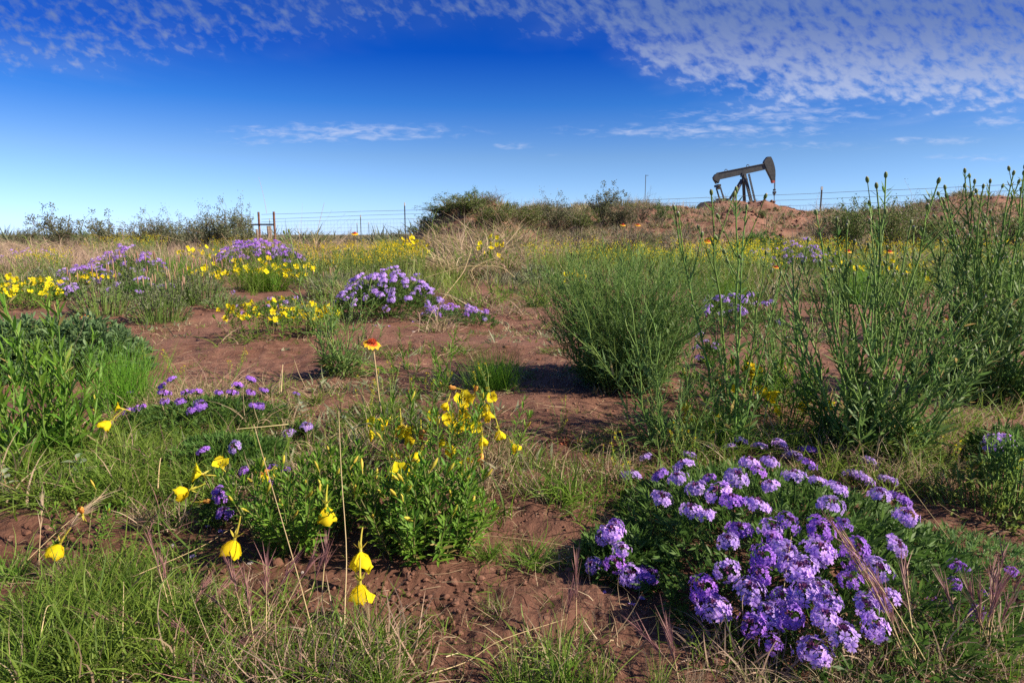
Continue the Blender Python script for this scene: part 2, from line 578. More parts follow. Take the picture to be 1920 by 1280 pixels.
def prism(b, pts, y0, y1, mat):
    """outline in the x-z plane pushed from y0 to y1; the caps are fans of quads about a midline"""
    n = len(pts)
    P0 = [(x, y0, z) for x, z in pts]; P1 = [(x, y1, z) for x, z in pts]
    F = [(i, (i + 1) % n, n + (i + 1) % n, n + i) for i in range(n)]
    i, j = 0, n - 1
    cap = []
    while j - i > 2:
        cap.append((i, i + 1, j - 1, j)); i += 1; j -= 1
    F += cap + [tuple(n + k for k in f[::-1]) for f in cap]
    b.add(P0 + P1, F, mat)


# ------------------------------------------------------------------ objects
def link(o):
    COL.objects.link(o)
    return o


def thing(name, label, cat, loc=(0, 0, 0), rotz=0.0, group=None):
    o = link(bpy.data.objects.new(name, None))
    o.empty_display_size = .05
    o.location = loc
    o.rotation_euler = (0, 0, rotz)
    o['label'] = label; o['category'] = cat
    if group: o['group'] = group
    return o


def part(name, me, parent, loc=(0, 0, 0), quat=None, rotz=None, scale=1.0, kind=None, label=None):
    o = link(bpy.data.objects.new(name, me))
    o.parent = parent
    o.location = loc
    if quat is not None:
        o.rotation_mode = 'QUATERNION'; o.rotation_quaternion = quat
    elif rotz is not None:
        o.rotation_euler = (0, 0, rotz)
    o.scale = (scale,) * 3 if np.ndim(scale) == 0 else scale
    if kind: o['kind'] = kind
    if label: o['label'] = label
    return o


def single(name, me, label, cat, loc, rotz=0.0, scale=1.0, group=None, kind=None):
    o = link(bpy.data.objects.new(name, me))
    o.location = loc; o.rotation_euler = (0, 0, rotz)
    o.scale = (scale,) * 3 if np.ndim(scale) == 0 else scale
    if kind:
        o['kind'] = kind
    o['label'] = label; o['category'] = cat
    if group: o['group'] = group
    return o


def aim(axis, roll=0.0):
    return Vector(axis).to_track_quat('Z', 'Y') @ Quaternion((0, 0, 1), roll)


U = lambda a, b, n=None: rng.uniform(a, b, n)


# ------------------------------------------------------------------ ground
def build_ground():
    th = np.concatenate([np.linspace(-PI, R(-52), 30)[:-1], np.linspace(R(-52), R(52), 500), np.linspace(R(52), PI, 30)[1:-1]])
    r = np.concatenate([[0.02, .15, .3, .45], np.geomspace(.6, 8, 330), np.geomspace(8, 48, 150)[1:], np.geomspace(48, 5000, 46)[1:]])
    T, RR = np.meshgrid(th, r)
    x = RR * np.sin(T); y = RR * np.cos(T)
    z = H(x, y)
    nt, nr = len(th), len(r)
    i = np.arange(nr - 1)[:, None] * nt; j = np.arange(nt)[None]; j2 = (j + 1) % nt
    F = np.stack([i + j, i + j2, i + nt + j2, i + nt + j], -1)
    b = B()
    b.add(np.stack([x, y, z], -1).reshape(-1, 3), F.reshape(-1, 4), M_SOIL)
    me = b.mesh('ground')
    for nm, arr in (('near_dark', np.clip((1 - sstep(1.2, 2.9, RR)) * (1 + .5 * vnoise(x * 1.4, y * 1.4, 61)), 0, 1)), ('berm', np.clip(berm(x, y) * 1.6 - .15, 0, 1)), ('far', sstep(7, 14, RR))):
        a = me.attributes.new(nm, 'FLOAT', 'POINT')
        a.data.foreach_set('value', arr.astype(np.float32).ravel())
    o = link(bpy.data.objects.new('ground', me))
    o['kind'] = 'structure'; o['label'] = 'bare red brown soil with a raised spoil bank behind'
    return o


build_ground()


# ------------------------------------------------------------------ pump jack far behind the bank
def build_pumpjack():
    D = 93.0
    W = lambda cx, cy: (lambda p: (p[0], p[2]))(pt(1220 + cx / 4.8, 260 + cy / 4.8, D))
    ox, _ = W(860, 500)
    oz = float(H(ox, D))
    root = thing('oil_pumpjack', 'grey steel oil pumpjack with tilted beam standing behind the red spoil bank', 'pumpjack', (ox, D, oz))

    def loc(cx, cy, y=0.0):
        a, c = W(cx, cy)
        return np.array([a - ox, y, c - oz])

    def pl(*q):
        return [(loc(*a)[0], loc(*a)[2]) for a in q]
    b = B()
    prism(b, pl((600, 312), (1018, 229), (1034, 272), (612, 366)), -.22, .22, M_STEEL)
    o1 = pl((596, 311), (1018, 227)); o2 = pl((610, 368), (1036, 275))
    for (p, q) in (o1, o2):
        bar(b, (p[0], 0, p[1]), (q[0], 0, q[1]), .10, .62, M_STEEL)
    part('walking_beam', b.mesh('walking_beam', False), root)
    b = B()
    prism(b, pl((602, 310), (618, 368), (608, 402), (590, 408), (566, 372), (560, 350), (578, 322)), -.34, .34, M_STEEL)
    part('tail_bearing', b.mesh('tail_bearing', False), root)
    b = B()
    arc = [(1076, 165), (1088, 190), (1100, 220), (1109, 252), (1115, 290), (1116, 330), (1113, 378)]
    prism(b, pl((1046, 165), *arc, (1098, 392), (1088, 380), (1068, 338), (1036, 275), (1014, 215), (1022, 196)), -.33, .33, M_STEEL)
    hh = part('horse_head', b.mesh('horse_head', False), root)
    b = B()
    prism(b, pl((1110, 380), (1106, 400), (1092, 400), (1086, 378)), -.35, .35, M_REDP)
    part('red_tip', b.mesh('red_tip', False), hh)
    for y in (-1, 1):
        b = B(); bar(b, loc(838, 318, y * .25), loc(880, 612, y * 1.5), .34, .30, M_STEEL)
        part('samson_leg', b.mesh('samson_leg', False), root)
        b = B(); bar(b, loc(826, 365, y * .25), loc(678, 640, y * 1.3), .24, .24, M_STEEL)
        part('rear_brace', b.mesh('rear_brace', False), root)
    b = B(); box(b, loc(838, 380), .62, 1.3, .45, M_STEEL); box(b, loc(834, 326), .55, .8, .5, M_STEEL)
    part('saddle_bearing', b.mesh('saddle_bearing', False), root)
    b = B()
    for y in (-.2, .2):
        bar(b, loc(862, 322, y - .9), loc(908, 606, y - 1.7), .10, .08, M_STEELD)
    for k in np.linspace(.05, .95, 14):
        p = loc(862, 322, -.9) * (1 - k) + loc(908, 606, -1.7) * k
        box(b, p, .05, .4, .05, M_STEELD)
    part('ladder', b.mesh('ladder', False), root)
    b = B(); box(b, loc(602, 425), .36, 1.9, .30, M_STEELD); box(b, loc(606, 445), .44, .5, .34, M_STEELD)
    part('equalizer', b.mesh('equalizer', False), root)
    for y in (-.9, .9):
        b = B(); bar(b, loc(608, 440, y), loc(668, 640, y), .17, .13, M_STEELD)
        part('pitman_arm', b.mesh('pitman_arm', False), root)
    for y in (-.9, .9):
        b = B()
        for cx, r in ((500, 1.05), (585, 1.12)):
            q = loc(cx, 640)
            a = np.linspace(0, 2 * PI, 24, endpoint=False)
            prism(b, [(q[0] + r * math.cos(t) * .95, q[2] + .25 + r * .78 * math.sin(t)) for t in a], y - .25, y + .25, M_STEELD)
        part('counterweight', b.mesh('counterweight', False), root)
    b = B()
    for y in (-.13, .13):
        tubes(b, [loc(1117, 300, y), loc(1117, 380, y), loc(1114, 470, y)], .04, M_STEELD)
    part('bridle_cable', b.mesh('bridle_cable'), root)
    b = B(); box(b, loc(1113, 462), .20, .5, .22, M_STEELD); box(b, loc(1113, 486), .28, .6, .32, M_STEELD); box(b, loc(1112, 505), .16, .3, .2, M_STEELD)
    part('carrier_bar', b.mesh('carrier_bar', False), root)
    b = B(); tubes(b, [loc(1112, 500), loc(1111, 700)], .05, M_STEELD)
    part('polished_rod', b.mesh('polished_rod'), root)
    for cx, cy in ((678, 290), (874, 248)):
        b = B()
        c = loc(cx, cy)
        a = np.linspace(-.25 * PI, 1.25 * PI, 12)
        tubes(b, [(c[0] + .17 * math.cos(t), 0, c[2] + .02 + .17 * math.sin(t)) for t in a], .045, M_STEELD)
        part('lifting_eye', b.mesh('lifting_eye'), root)
    b = B(); box(b, (-1.2, 0, .3), 6.4, 2.4, .5, M_STEELD)
    part('skid', b.mesh('skid', False), root)
    b = B(); box(b, (loc(590, 600)[0] + .8, 0, 1.2), 1.5, 1.2, 1.3, M_STEELD)
    part('gearbox', b.mesh('gearbox', False), root)


build_pumpjack()


def build_pole():
    p = pt(1209.5, 372, 80)
    z = float(H(p[0], p[1]))
    root = thing('antenna_pole', 'thin upright pole with a small crosspiece on the skyline left of the pumpjack', 'pole', (p[0], 80, z))
    top = pt(1209.5, 328, 80)[2] - z
    b = B(); tubes(b, [(0, 0, 0), (0, 0, top)], .035, M_TPOST)
    part('mast', b.mesh('mast'), root)
    b = B(); bar(b, (-.05, 0, top - .06), (.32, 0, top - .06), .05, .05, M_TPOST)
    part('crosspiece', b.mesh('crosspiece', False), root)


build_pole()


# ------------------------------------------------------------------ fence
def build_fence():
    root = thing('wire_fence', 'barbed wire and woven wire fence with a pipe corner brace along the skyline', 'fence', onground(-9.7, 28))

    L0 = np.array(root.location)
    # line of the fence: (u, Y)
    U_ = [480, 515, 760, 1000, 1250, 1535, 1950, 2400]
    Y_ = [28.2, 28, 27.2, 26.6, 26, 25, 21.5, 18.5]

    def at(u):
        Y = float(np.interp(u, U_, Y_))
        p = pt(u, 440, Y)
        return np.array([p[0], Y, float(H(p[0], Y))])
    # upright parts
    def tpost(u, v, mat=M_TPOST, Y=None, w=.042):
        if Y is None:
            p = at(u)
        else:
            q = pt(u, 440, Y); p = np.array([q[0], Y, float(H(q[0], Y))])
        h = pt(u, v, p[1])[2] - p[2]
        b = B()
        box(b, (0, 0, h / 2 - .1), w, .012, h + .2, mat)
        box(b, (0, .022, h / 2 - .1), .012, .032, h + .2, mat)
        for k in np.arange(.25, h - .1, .055):
            box(b, (0, -.010, k), .02, .012, .016, mat)
        o = part('post', b.mesh('post', False), root, p - L0)
        b = B(); box(b, (0, .004, h - .06 + .002), w * 1.12, .05, .12, M_TOP)
        part('white_tip', b.mesh('white_tip', False), o)
        return p
    tpost(760, 380)
    tpost(1535, 350, w=.055)
    tpost(677, 403, M_TPOSTG, 34)
    tpost(1945, 322)
    for u, v in ((507, 410), (670, 418), (692, 417), (537, 430)):
        tpost(u, v, M_TPOSTG, 46)
    for u, v, r, Y in ((515.5, 397, .045, 28.0), (487, 397.5, .045, 29.5)):
        q = pt(u, 440, Y); p = np.array([q[0], Y, float(H(q[0], Y))])
        h = pt(u, v, Y)[2] - p[2]
        b = B(); tubes(b, [(0, 0, -.2), (0, 0, h - .02), (0, 0, h), (0, 0, h + .005)], [r, r, r, r * .3], M_POST, 10)
        part('corner_post', b.mesh('corner_post'), root, p - L0)
    b = B(); tubes(b, [pt(464, 421.5, 29.6) - L0, pt(487, 421, 29.5) - L0, pt(515.5, 421, 28.0) - L0], .033, M_TPOST, 8)
    part('brace_rail', b.mesh('brace_rail'), root)
    for u, v, Y in ((503, 424, 33), (507, 424, 33.5), (482, 430, 33)):
        q = pt(u, 440, Y); z0 = float(H(q[0], Y)); h = pt(u, v, Y)[2] - z0
        b = B(); tubes(b, [(0, 0, -.1), (.02, 0, h * .5), (0, 0, h), (0, 0, h + .004)], [.07, .065, .06, .02], M_WOOD, 8)
        part('wooden_post', b.mesh('wooden_post'), root, np.array([q[0], Y, z0]) - L0)
    # wires: pixel heights along the line
    us = np.linspace(490, 2050, 120)
    KU = [490, 515, 760, 1000, 1250, 1535, 1920, 2400]
    for vs, r in (([402, 401, 394, 386, 373, 362, 345, 325], .0075), ([411, 410, 401, 393, 381, 373, 356.5, 338], .0070), ([416, 415, 410, 402, 390, 384, 369, 350], .0065)):
        P = []
        for u in us:
            Y = float(np.interp(u, U_, Y_))
            sag = .6 * abs(math.sin(u * .0137)) 
            P.append(pt(u, float(np.interp(u, KU, vs)) + sag, Y) - L0)
        b = B(); tubes(b, P, r, M_WIRE, 3)
        part('wire', b.mesh('wire'), root)
    b = B()
    low = np.array([np.interp(u, KU, [416, 415, 410, 402, 390, 384, 369, 350]) for u in us])
    top = np.array([pt(u, v + 1.2, float(np.interp(u, U_, Y_))) for u, v in zip(us, low)])
    for k in range(1, 7):
        P = top.copy(); g = np.array([at(u)[2] for u in us])
        P[:, 2] = np.minimum(P[:, 2], P[:, 2] - k * .145)
        tubes(b, P - L0, .0026, M_WIRE, 3)
    fu = np.arange(490, 1960, 6.2)
    paths = []
    for u in fu:
        t = np.array([np.interp(u, us, top[:, i]) for i in range(3)]) - L0
        paths.append([t, t - (0, 0, .45), t - (0, 0, .9)])
    tubes(b, paths, .0021, M_WIRE, 3)
    part('woven_wire', b.mesh('woven_wire'), root, kind='stuff')


build_fence()


# ------------------------------------------------------------------ shrubs
def shrub_mesh(seed, h, w, nb, nl, leaf, mat, lw=.5, up=.5):
    """twiggy shrub: returns (branches, foliage)"""
    r = np.random.default_rng(seed)
    bb, bl = B(), B()
    tips = []
    for k in range(nb):
        a = r.uniform(0, 2 * PI); tilt = r.uniform(.05, 1.0) ** .7
        d = np.array([math.cos(a) * tilt * w / h, math.sin(a) * tilt * w / h, 1.0])
        n = 6
        L = h * r.uniform(.65, 1.0)
        t = np.linspace(0, 1, n)[:, None]
        p = d * t * L * (1 - .12 * tilt) + np.cumsum(r.normal(size=(n, 3)) * .035 * h, 0) * t
        p[:, 2] -= .12 * tilt * L * t[:, 0] ** 2
        tubes(bb, p, np.linspace(.011, .003, n) * h ** .6, M_TWIG, 3)
        tips.append(p)
        for q in range(4):
            i = r.integers(2, n)
            dd = nrm(r.normal(size=3) + (0, 0, up)) * L * r.uniform(.15, .34)
            s = p[i] + dd * np.linspace(0, 1, 4)[:, None] + np.cumsum(r.normal(size=(4, 3)) * .012 * h, 0) * np.linspace(0, 1, 4)[:, None]
            tubes(bb, s, np.linspace(.004, .0018, 4) * h ** .6, M_TWIG, 3)
            tips.append(s)
    P = np.concatenate([np.concatenate([q[i] + (q[i + 1] - q[i]) * r.random((6, 1)) for i in range(len(q) // 2, len(q) - 1)]) for q in tips])
    idx = r.integers(0, len(P), nl)
    base = P[idx] + r.normal(size=(nl, 3)) * .035 * h
    strips(bl, base, rvec(nl, r) + (0, 0, .4), r.uniform(.6, 1.3, nl) * leaf, leaf * lw, mat, .1, 2, 'leaf', rnd=r.random(nl))
    return bb.mesh('branches'), bl.mesh('foliage')


def shrub(u, v, Y, wpx, hpx, meshes, size0, label, name='shrub', group=None):
    """shrub whose top shows near pixel (u, v - hpx); size0 = (height, radius) of the shared mesh"""
    p = pt(u, v, Y)
    z = float(H(p[0], Y))
    k = Y / CP / 1280
    h = pt(u, v - hpx, Y)[2] - z
    o = thing(name, label, 'shrub', (p[0], Y, z - .02), U(0, 6.28), group)
    s = (wpx * .5 * k / size0[1], wpx * .5 * k / size0[1], h / size0[0])
    part('branches', meshes[0], o, scale=s); part('foliage', meshes[1], o, scale=s, kind='stuff')
    return o


SH_A = shrub_mesh(1, 1.0, .62, 26, 2800, .046, M_SHRUB2, .5)          # open, grey
SH_B = shrub_mesh(2, 1.0, .75, 40, 5200, .036, M_SHRUB2, .45)         # dense, grey
SH_C = shrub_mesh(3, 1.0, .75, 34, 4200, .040, M_SHRUB, .5)           # dense olive
SH_D = shrub_mesh(4, 1.0, .6, 16, 900, .055, M_SHRUBG, .6)            # fresh sparse sprouts
SH_E = shrub_mesh(5, 1.0, .6, 30, 900, .03, M_SHRUB2, .4)             # nearly bare twigs
ONE = (1.0, .66)
for a in (
    (110, 447, 22, 105, 54, SH_A, 'open grey leaved shrub at the far left skyline, first of its row'),
    (50, 450, 24, 70, 28, SH_A, 'low sparse shrub on the skyline just left of the open grey shrub'),
    (202, 449, 22, 95, 46, SH_A, 'small open shrub on the skyline between the far left shrub and the dense ones'),
    (150, 452, 24, 60, 24, SH_D, 'low green shrub tucked between two open grey skyline shrubs'),
    (282, 450, 20, 110, 46, SH_B, 'dark rounded shrub on the skyline behind the tall yellow headed stalk'),
    (330, 452, 20, 80, 42, SH_B, 'narrow grey shrub between the rounded shrub and the big dense shrub'),
    (385, 455, 18, 100, 58, SH_B, 'dense grey shrub at the left half of the thicket left of the pipe corner'),
    (430, 456, 18, 100, 70, SH_B, 'tallest grey shrub of the thicket touching the pipe corner of the fence'),
    (465, 460, 19, 60, 66, SH_A, 'loose twiggy shrub leaning over the brace rail of the fence corner'),
    (600, 442, 24, 50, 10, SH_C, 'very low dark shrub on the skyline below the woven wire'),
    (655, 442, 30, 50, 14, SH_E, 'bare twiggy shrub by the distant green post'),
    (800, 440, 19, 50, 42, SH_D, 'sprouting shrub at the left foot of the mound'),
    (835, 425, 18.6, 110, 46, SH_C, 'olive shrub low on the left slope of the mound'),
    (872, 415, 18.2, 120, 58, SH_C, 'largest olive shrub on the crest of the mound'),
    (885, 395, 19.2, 40, 46, SH_D, 'bright green sprout sticking up from the mound top'),
    (918, 405, 19, 90, 46, SH_E, 'twiggy shrub at the right shoulder of the mound'),
    (925, 425, 17.6, 120, 46, SH_C, 'olive shrub on the right flank of the mound'),
    (985, 430, 19, 100, 54, SH_C, 'dark shrub in the dip right of the mound'),
    (1040, 430, 20, 100, 60, SH_B, 'greyish shrub with ragged top in the dip right of the mound'),
    (1090, 435, 20, 90, 45, SH_C, 'low dark shrub left of the tall skyline shrub'),
    (1130, 425, 21, 85, 76, SH_A, 'tallest open shrub of the bank, left of the thin pole'),
    (1165, 425, 20.5, 80, 48, SH_B, 'dense low shrub at the foot of the tallest open shrub'),
    (1205, 420, 21, 80, 50, SH_E, 'leggy twiggy shrub right below the thin pole'),
    (1240, 420, 21, 50, 46, SH_D, 'small green shrub on the bank right of the thin pole'),
    (1180, 455, 16.5, 160, 45, SH_E, 'spreading bare shrub on the lower slope under the thin pole'),
    (1080, 462, 16, 150, 45, SH_E, 'spreading bare shrub at the foot of the bank behind the feathery bush'),
    (1275, 462, 16, 140, 40, SH_E, 'low brown shrub at the foot of the red slope'),
    (1430, 405, 22, 26, 15, SH_C, 'small round shrub on the red slope below the polished rod'),
    (1540, 455, 17, 90, 60, SH_E, 'brown twiggy shrub at the base of the right steel post'),
    (1585, 450, 16.5, 100, 78, SH_C, 'olive shrub with upright shoots right of the right steel post'),
    (1600, 430, 17, 60, 56, SH_D, 'fresh shoots rising out of the olive shrub by the right steel post'),
    (1665, 450, 16, 110, 78, SH_C, 'big olive shrub in the middle of the right skyline thicket'),
    (1690, 440, 17, 90, 60, SH_E, 'reddish bare shrub behind the big olive shrub at right'),
    (1735, 450, 16.5, 120, 60, SH_C, 'green shrub at the foot of the right red bank'),
    (1790, 388, 24, 36, 11, SH_C, 'tiny round shrub on the crest of the right red bank'),
    (1860, 395, 23, 60, 16, SH_C, 'low shrub on the crest of the red bank at the right edge'),
    (1500, 470, 14.5, 100, 40, SH_E, 'low pinkish twiggy shrub below the right steel post'),
    (1905, 440, 18, 110, 50, SH_C, 'green shrub on the red bank at the right edge of the view'),
):
    shrub(*a[:5], a[5], ONE, a[6])


# ------------------------------------------------------------------ loose cover: things nobody could count
def tufts(b, C, nbl, h, w, spread, mat, droop=.35, segs=3, curl=.25, rad=.03, prof='blade'):
    """nbl blades round each centre"""
    C = np.asarray(C, float); N = len(C)
    if N == 0: return
    h = np.broadcast_to(np.asarray(h, float), (N,))
    base = np.repeat(C, nbl, 0); hh = np.repeat(h, nbl) * U(.45, 1.1, N * nbl)
    o = rng.normal(size=(N * nbl, 2)) * rad
    base = base + np.c_[o, np.zeros(len(o))]
    d = np.c_[rng.normal(size=(N * nbl, 2)) * spread + o * 2, np.ones(N * nbl)]
    strips(b, base, d, hh, w * U(.7, 1.3, N * nbl), mat, droop * U(.3, 1.5, N * nbl), segs, prof, curl=curl)


def field(n, u0, u1, y0, y1, keep=None, wide=0):
    """random ground points seen between columns u0 and u1 at forward distances y0..y1"""
    Y = np.exp(U(math.log(y0), math.log(y1), n)); u = U(u0, u1, n)
    x = (u - 960) / 1280 * Y / CP
    m = np.ones(n, bool) if keep is None else keep(u, Y, x)
    x, Y = x[m], Y[m]
    return clear(np.c_[x, Y, H(x, Y, False) - .005])


def stuff(name, b, label, meshname=None):
    o = link(bpy.data.objects.new(name, b.mesh(meshname or name)))
    o['kind'] = 'stuff'; o['label'] = label
    return o


EXC = ((405, 575, 507), (340, 465, 522), (140, 325, 548), (-60, 100, 577), (130, 435, 605), (615, 850, 592), (1300, 1460, 622), (1450, 1550, 532), (1310, 1420, 578), (1560, 1680, 568), (690, 830, 512), (880, 960, 522), (1370, 1480, 476), (790, 1080, 524), (1440, 1550, 545))


def clear(C, p=.90):
    """drop loose cover that would stand in front of the single plants of the middle distance"""
    u = 960 + 1280 * CP * C[:, 0] / C[:, 1]
    block = np.zeros(len(C), bool)
    for a_, b_, v_ in EXC:
        block |= (u > a_) & (u < b_) & (C[:, 1] < EYE * 1280 / (v_ - 440) * 1.06) & (C[:, 1] > 5)
    return C[~(block & (rng.random(len(C)) < p))]


def patchy(f, lo, hi, seed):
    return lambda u, Y, x: rng.random(len(x)) < sstep(lo, hi, vnoise(x * f, Y * f, seed))


# pale dry grass under the left skyline
b = B()
C = field(1900, -60, 530, 9.3, 42, patchy(.5, -1.1, -.3, 31))
tufts(b, C, 20, U(.40, .72, len(C)), .0075, .26, M_DRY2, .40, 4, rad=.08)
C = field(420, 450, 800, 14, 40)
tufts(b, C, 16, U(.30, .6, len(C)), .006, .3, M_DRY2, .45, 4)
stuff('dry_grass', b, 'pale pinkish dry grass in a band under the left skyline')
b = B()
C = field(420, 700, 1480, 12.5, 21, patchy(.7, -.6, .3, 33))
tufts(b, C, 20, U(.22, .5, len(C)), .006, .35, M_DRY, .4, 4)
C = field(500, 780, 1900, 15.5, 24, lambda u, Y, x: (rng.random(len(x)) < .75))
tufts(b, C, 14, U(.12, .30, len(C)), .007, .4, M_DRY, .3, 3)
tufts(b, C[::2], 12, U(.15, .30, len(C[::2])), .012, .5, M_SHRUB2, .2, 2, prof='leaf')
stuff('bank_grass', b, 'sparse tan grass and weeds on the slope of the spoil bank')

b = B()
C = field(800, -80, 900, 30, 75, patchy(.12, -.8, .2, 37))
n = len(C)
tufts(b, C[:n // 2], 30, U(.6, 1.45, n // 2), .07, .6, M_SHRUB2, .1, 2, rad=.4, prof='leaf')
tufts(b, C[n // 2:], 24, U(.5, .9, n - n // 2), .03, .3, M_DRY2, .4, 3, rad=.3)
stuff('distant_scrub', b, 'far line of grey scrub and dry grass on the left horizon')

# leafy ground cover of the middle distance
b = B()
EXC = ((405, 575, 507), (340, 465, 522), (140, 325, 548), (-60, 100, 577), (130, 435, 605), (615, 850, 592), (1300, 1460, 622), (1450, 1550, 532), (1310, 1420, 578), (1560, 1680, 568))


def mids(seed, lo, hi, ymin=0):
    return lambda u, Y, x: mid(u, Y, x) & (rng.random(len(u)) < sstep(lo, hi, vnoise(x * 1.0, Y * .55, seed))) & (Y > ymin + .8 * vnoise(x * 1.5, Y, seed + 1))


def mid(u, Y, x):
    block = np.zeros(len(u), bool)
    for a_, b_, v_ in EXC:
        block |= (u > a_) & (u < b_) & (Y < EYE * 1280 / (v_ - 440) * 1.06)
    left = (u < 520) & (Y > 11)
    v = 440 + 1280 * EYE / Y
    bare = np.zeros(len(u), bool)
    return (rng.random(len(u)) < sstep(-1.2, -.35, vnoise(x * .9, Y * .6, 35))) & ~(block & (rng.random(len(u)) > .10)) & ~(left & (rng.random(len(u)) > .10))
C = field(4300, -60, 1980, 6.3, 18, mids(101, -.35, .25, 6.8))
tufts(b, C, 13, U(.20, .46, len(C)), .015, .42, M_COVER, .15, 2, rad=.06, prof='leaf')
C = field(1900, -60, 1980, 6.0, 16, mids(102, -.1, .35, 6))
tufts(b, C, 14, U(.16, .36, len(C)), .010, .45, M_GREY, .15, 2, rad=.06, prof='leaf')
C = field(1500, -60, 1980, 5.8, 16, mids(103, -.2, .3, 6))
tufts(b, C, 16, U(.22, .45, len(C)), .0055, .35, M_GRASS2, .3, 3)
C = field(950, -60, 1980, 6, 17, mids(104, .0, .4, 6))
tufts(b, C, 16, U(.28, .55, len(C)), .005, .4, M_DRY, .45, 4)
stuff('ground_cover', b, 'mixed green weeds and grass of the middle distance')


def yellow_specks(name, regions, label):
    b = B()
    for (n, u0, u1, y0, y1, h0, h1, sz) in regions:
        C = field(int(n * 2.3), u0, u1, y0, y1, patchy(1.3, -.2, .45, int(u0) + 7))
        n = len(C)
        h = U(h0, h1, n)
        d = np.c_[rng.normal(size=(n, 2)) * .22, np.ones(n)]
        t = np.linspace(0, 1, 4)
        P = C[:, None] + nrm(d)[:, None] * (h[:, None] * t)[..., None]
        tubes(b, P, .0025, M_FSTEM, 3)
        k = 9
        strips(b, np.repeat(C, k, 0) + np.repeat(nrm(d) * h[:, None], k, 0) * U(.1, .9, n * k)[:, None], rvec(n * k) + (0, 0, .8), U(.03, .07, n * k), .008, M_COVER, .1, 2, 'leaf')
        tip = P[:, -1]
        k = 8
        tp = np.repeat(tip, k, 0) + rng.normal(size=(n * k, 3)) * (sz * 1.3, sz * 1.3, sz * 1.0)
        strips(b, tp, rvec(n * k) + (0, -.2, .8), sz, sz * .8, M_YEL, 0, 1, 'leaf')
    return stuff(name, b, label)


yellow_specks('yellow_wildflowers', [(620, 540, 800, 7.5, 15, .30, .52, .024), (160, 400, 560, 10, 18, .35, .55, .022)], 'bright green weeds speckled with tiny yellow flowers left of the mound')
yellow_specks('yellow_wildflowers', [(760, 980, 1560, 7.5, 14.5, .28, .52, .024)], 'yellow flecked weeds along the foot of the red bank')
yellow_specks('yellow_wildflowers', [(260, 1500, 1930, 6, 13, .30, .55, .022), (130, 180, 330, 11, 20, .4, .65, .020), (110, 60, 140, 8, 12, .3, .45, .02)], 'scattered yellow specks among the weeds at the sides')

# scrub on the mound and the bank
b = B()
def scrub(u, Y, x):
    return (berm(x, Y) > .12) & (rng.random(len(u)) < np.interp(u, [760, 820, 960, 1230, 1290, 1480, 1540, 1700, 1760], [.10, .55, .9, .80, .30, .22, .9, .8, .5]))
C = field(1500, 740, 1900, 16.5, 26, scrub)
n = len(C)
t3 = np.array_split(rng.permutation(n), 3)
for q, m in zip(t3, (M_SHRUB, M_SHRUB2, M_SHRUB)):
    tufts(b, C[q], 20, U(.12, .36, len(q)), .026, .6, m, .15, 2, rad=.16, prof='leaf')
tufts(b, C, 16, U(.30, .65, n), .010, .4, M_DRY, .3, 4, rad=.14)
tufts(b, C, 8, U(.30, .55, n), .010, .5, M_TWIG, .1, 4, rad=.10)
stuff('bank_scrub', b, 'olive and brown scrub covering the mound and the left of the bank')

# dense grass of the left foreground and round the plants
b = B()
def lawn(n, u0, u1, y0, y1, h0, h1, m1, m2, seed, lo=-.6, hi=.1):
    C = field(n, u0, u1, y0, y1, patchy(4.5, lo, hi, seed))
    k = len(C) // 2
    tufts(b, C[:k], 11, U(h0, h1, k) * 1.1, .0034, .5, m1, .5, 5, .4, .016)
    tufts(b, C[k:], 10, U(h0, h1, len(C) - k), .0026, .55, m2, .55, 5, .45, .02)
lawn(330, -60, 520, .84, 1.02, .08, .17, M_GRASS, M_GRASS2, 71)
lawn(150, 350, 760, .83, .96, .08, .16, M_GRASS, M_DRY2, 72)
lawn(55, 60, 330, 1.0, 1.25, .07, .15, M_GRASS, M_GRASS2, 73)
lawn(420, -60, 420, 1.42, 2.0, .09, .17, M_GRASS, M_GRASS2, 74)
lawn(260, 380, 960, 1.35, 2.1, .08, .18, M_GRASS, M_DRY, 75)
lawn(160, 880, 1330, 1.3, 1.75, .06, .14, M_GRASS, M_DRY, 76)
lawn(45, 960, 1180, .83, .92, .06, .14, M_GRASS2, M_DRY, 77)
lawn(170, 1350, 1960, .83, .95, .06, .16, M_DRY2, M_GRASS, 78)
lawn(420, 1300, 1960, 1.5, 2.2, .08, .20, M_GRASS2, M_DRY, 79)
lawn(200, 200, 560, 2.0, 2.6, .08, .18, M_DRY, M_GRASS2, 80)
stuff('meadow_grass', b, 'green and straw coloured grass between the foreground plants')

# small seedlings and dead sprigs on the bare soil
b = B()
C = field(1900, 180, 1560, 1.5, 6.2, patchy(1.8, -.4, .5, 48))
n = len(C) // 3
tufts(b, C[:n], 9, U(.03, .10, n), .008, .9, M_GREY, .2, 2, rad=.02, prof='leaf')
tufts(b, C[n:2 * n], 12, U(.03, .11, n), .0030, .9, M_LITTER, .3, 3, rad=.03)
tufts(b, C[2 * n:], 9, U(.03, .09, len(C) - 2 * n), .007, .9, M_COVER, .2, 2, rad=.02, prof='leaf')
stuff('small_weeds', b, 'tiny weeds and dead sprigs on the bare soil')

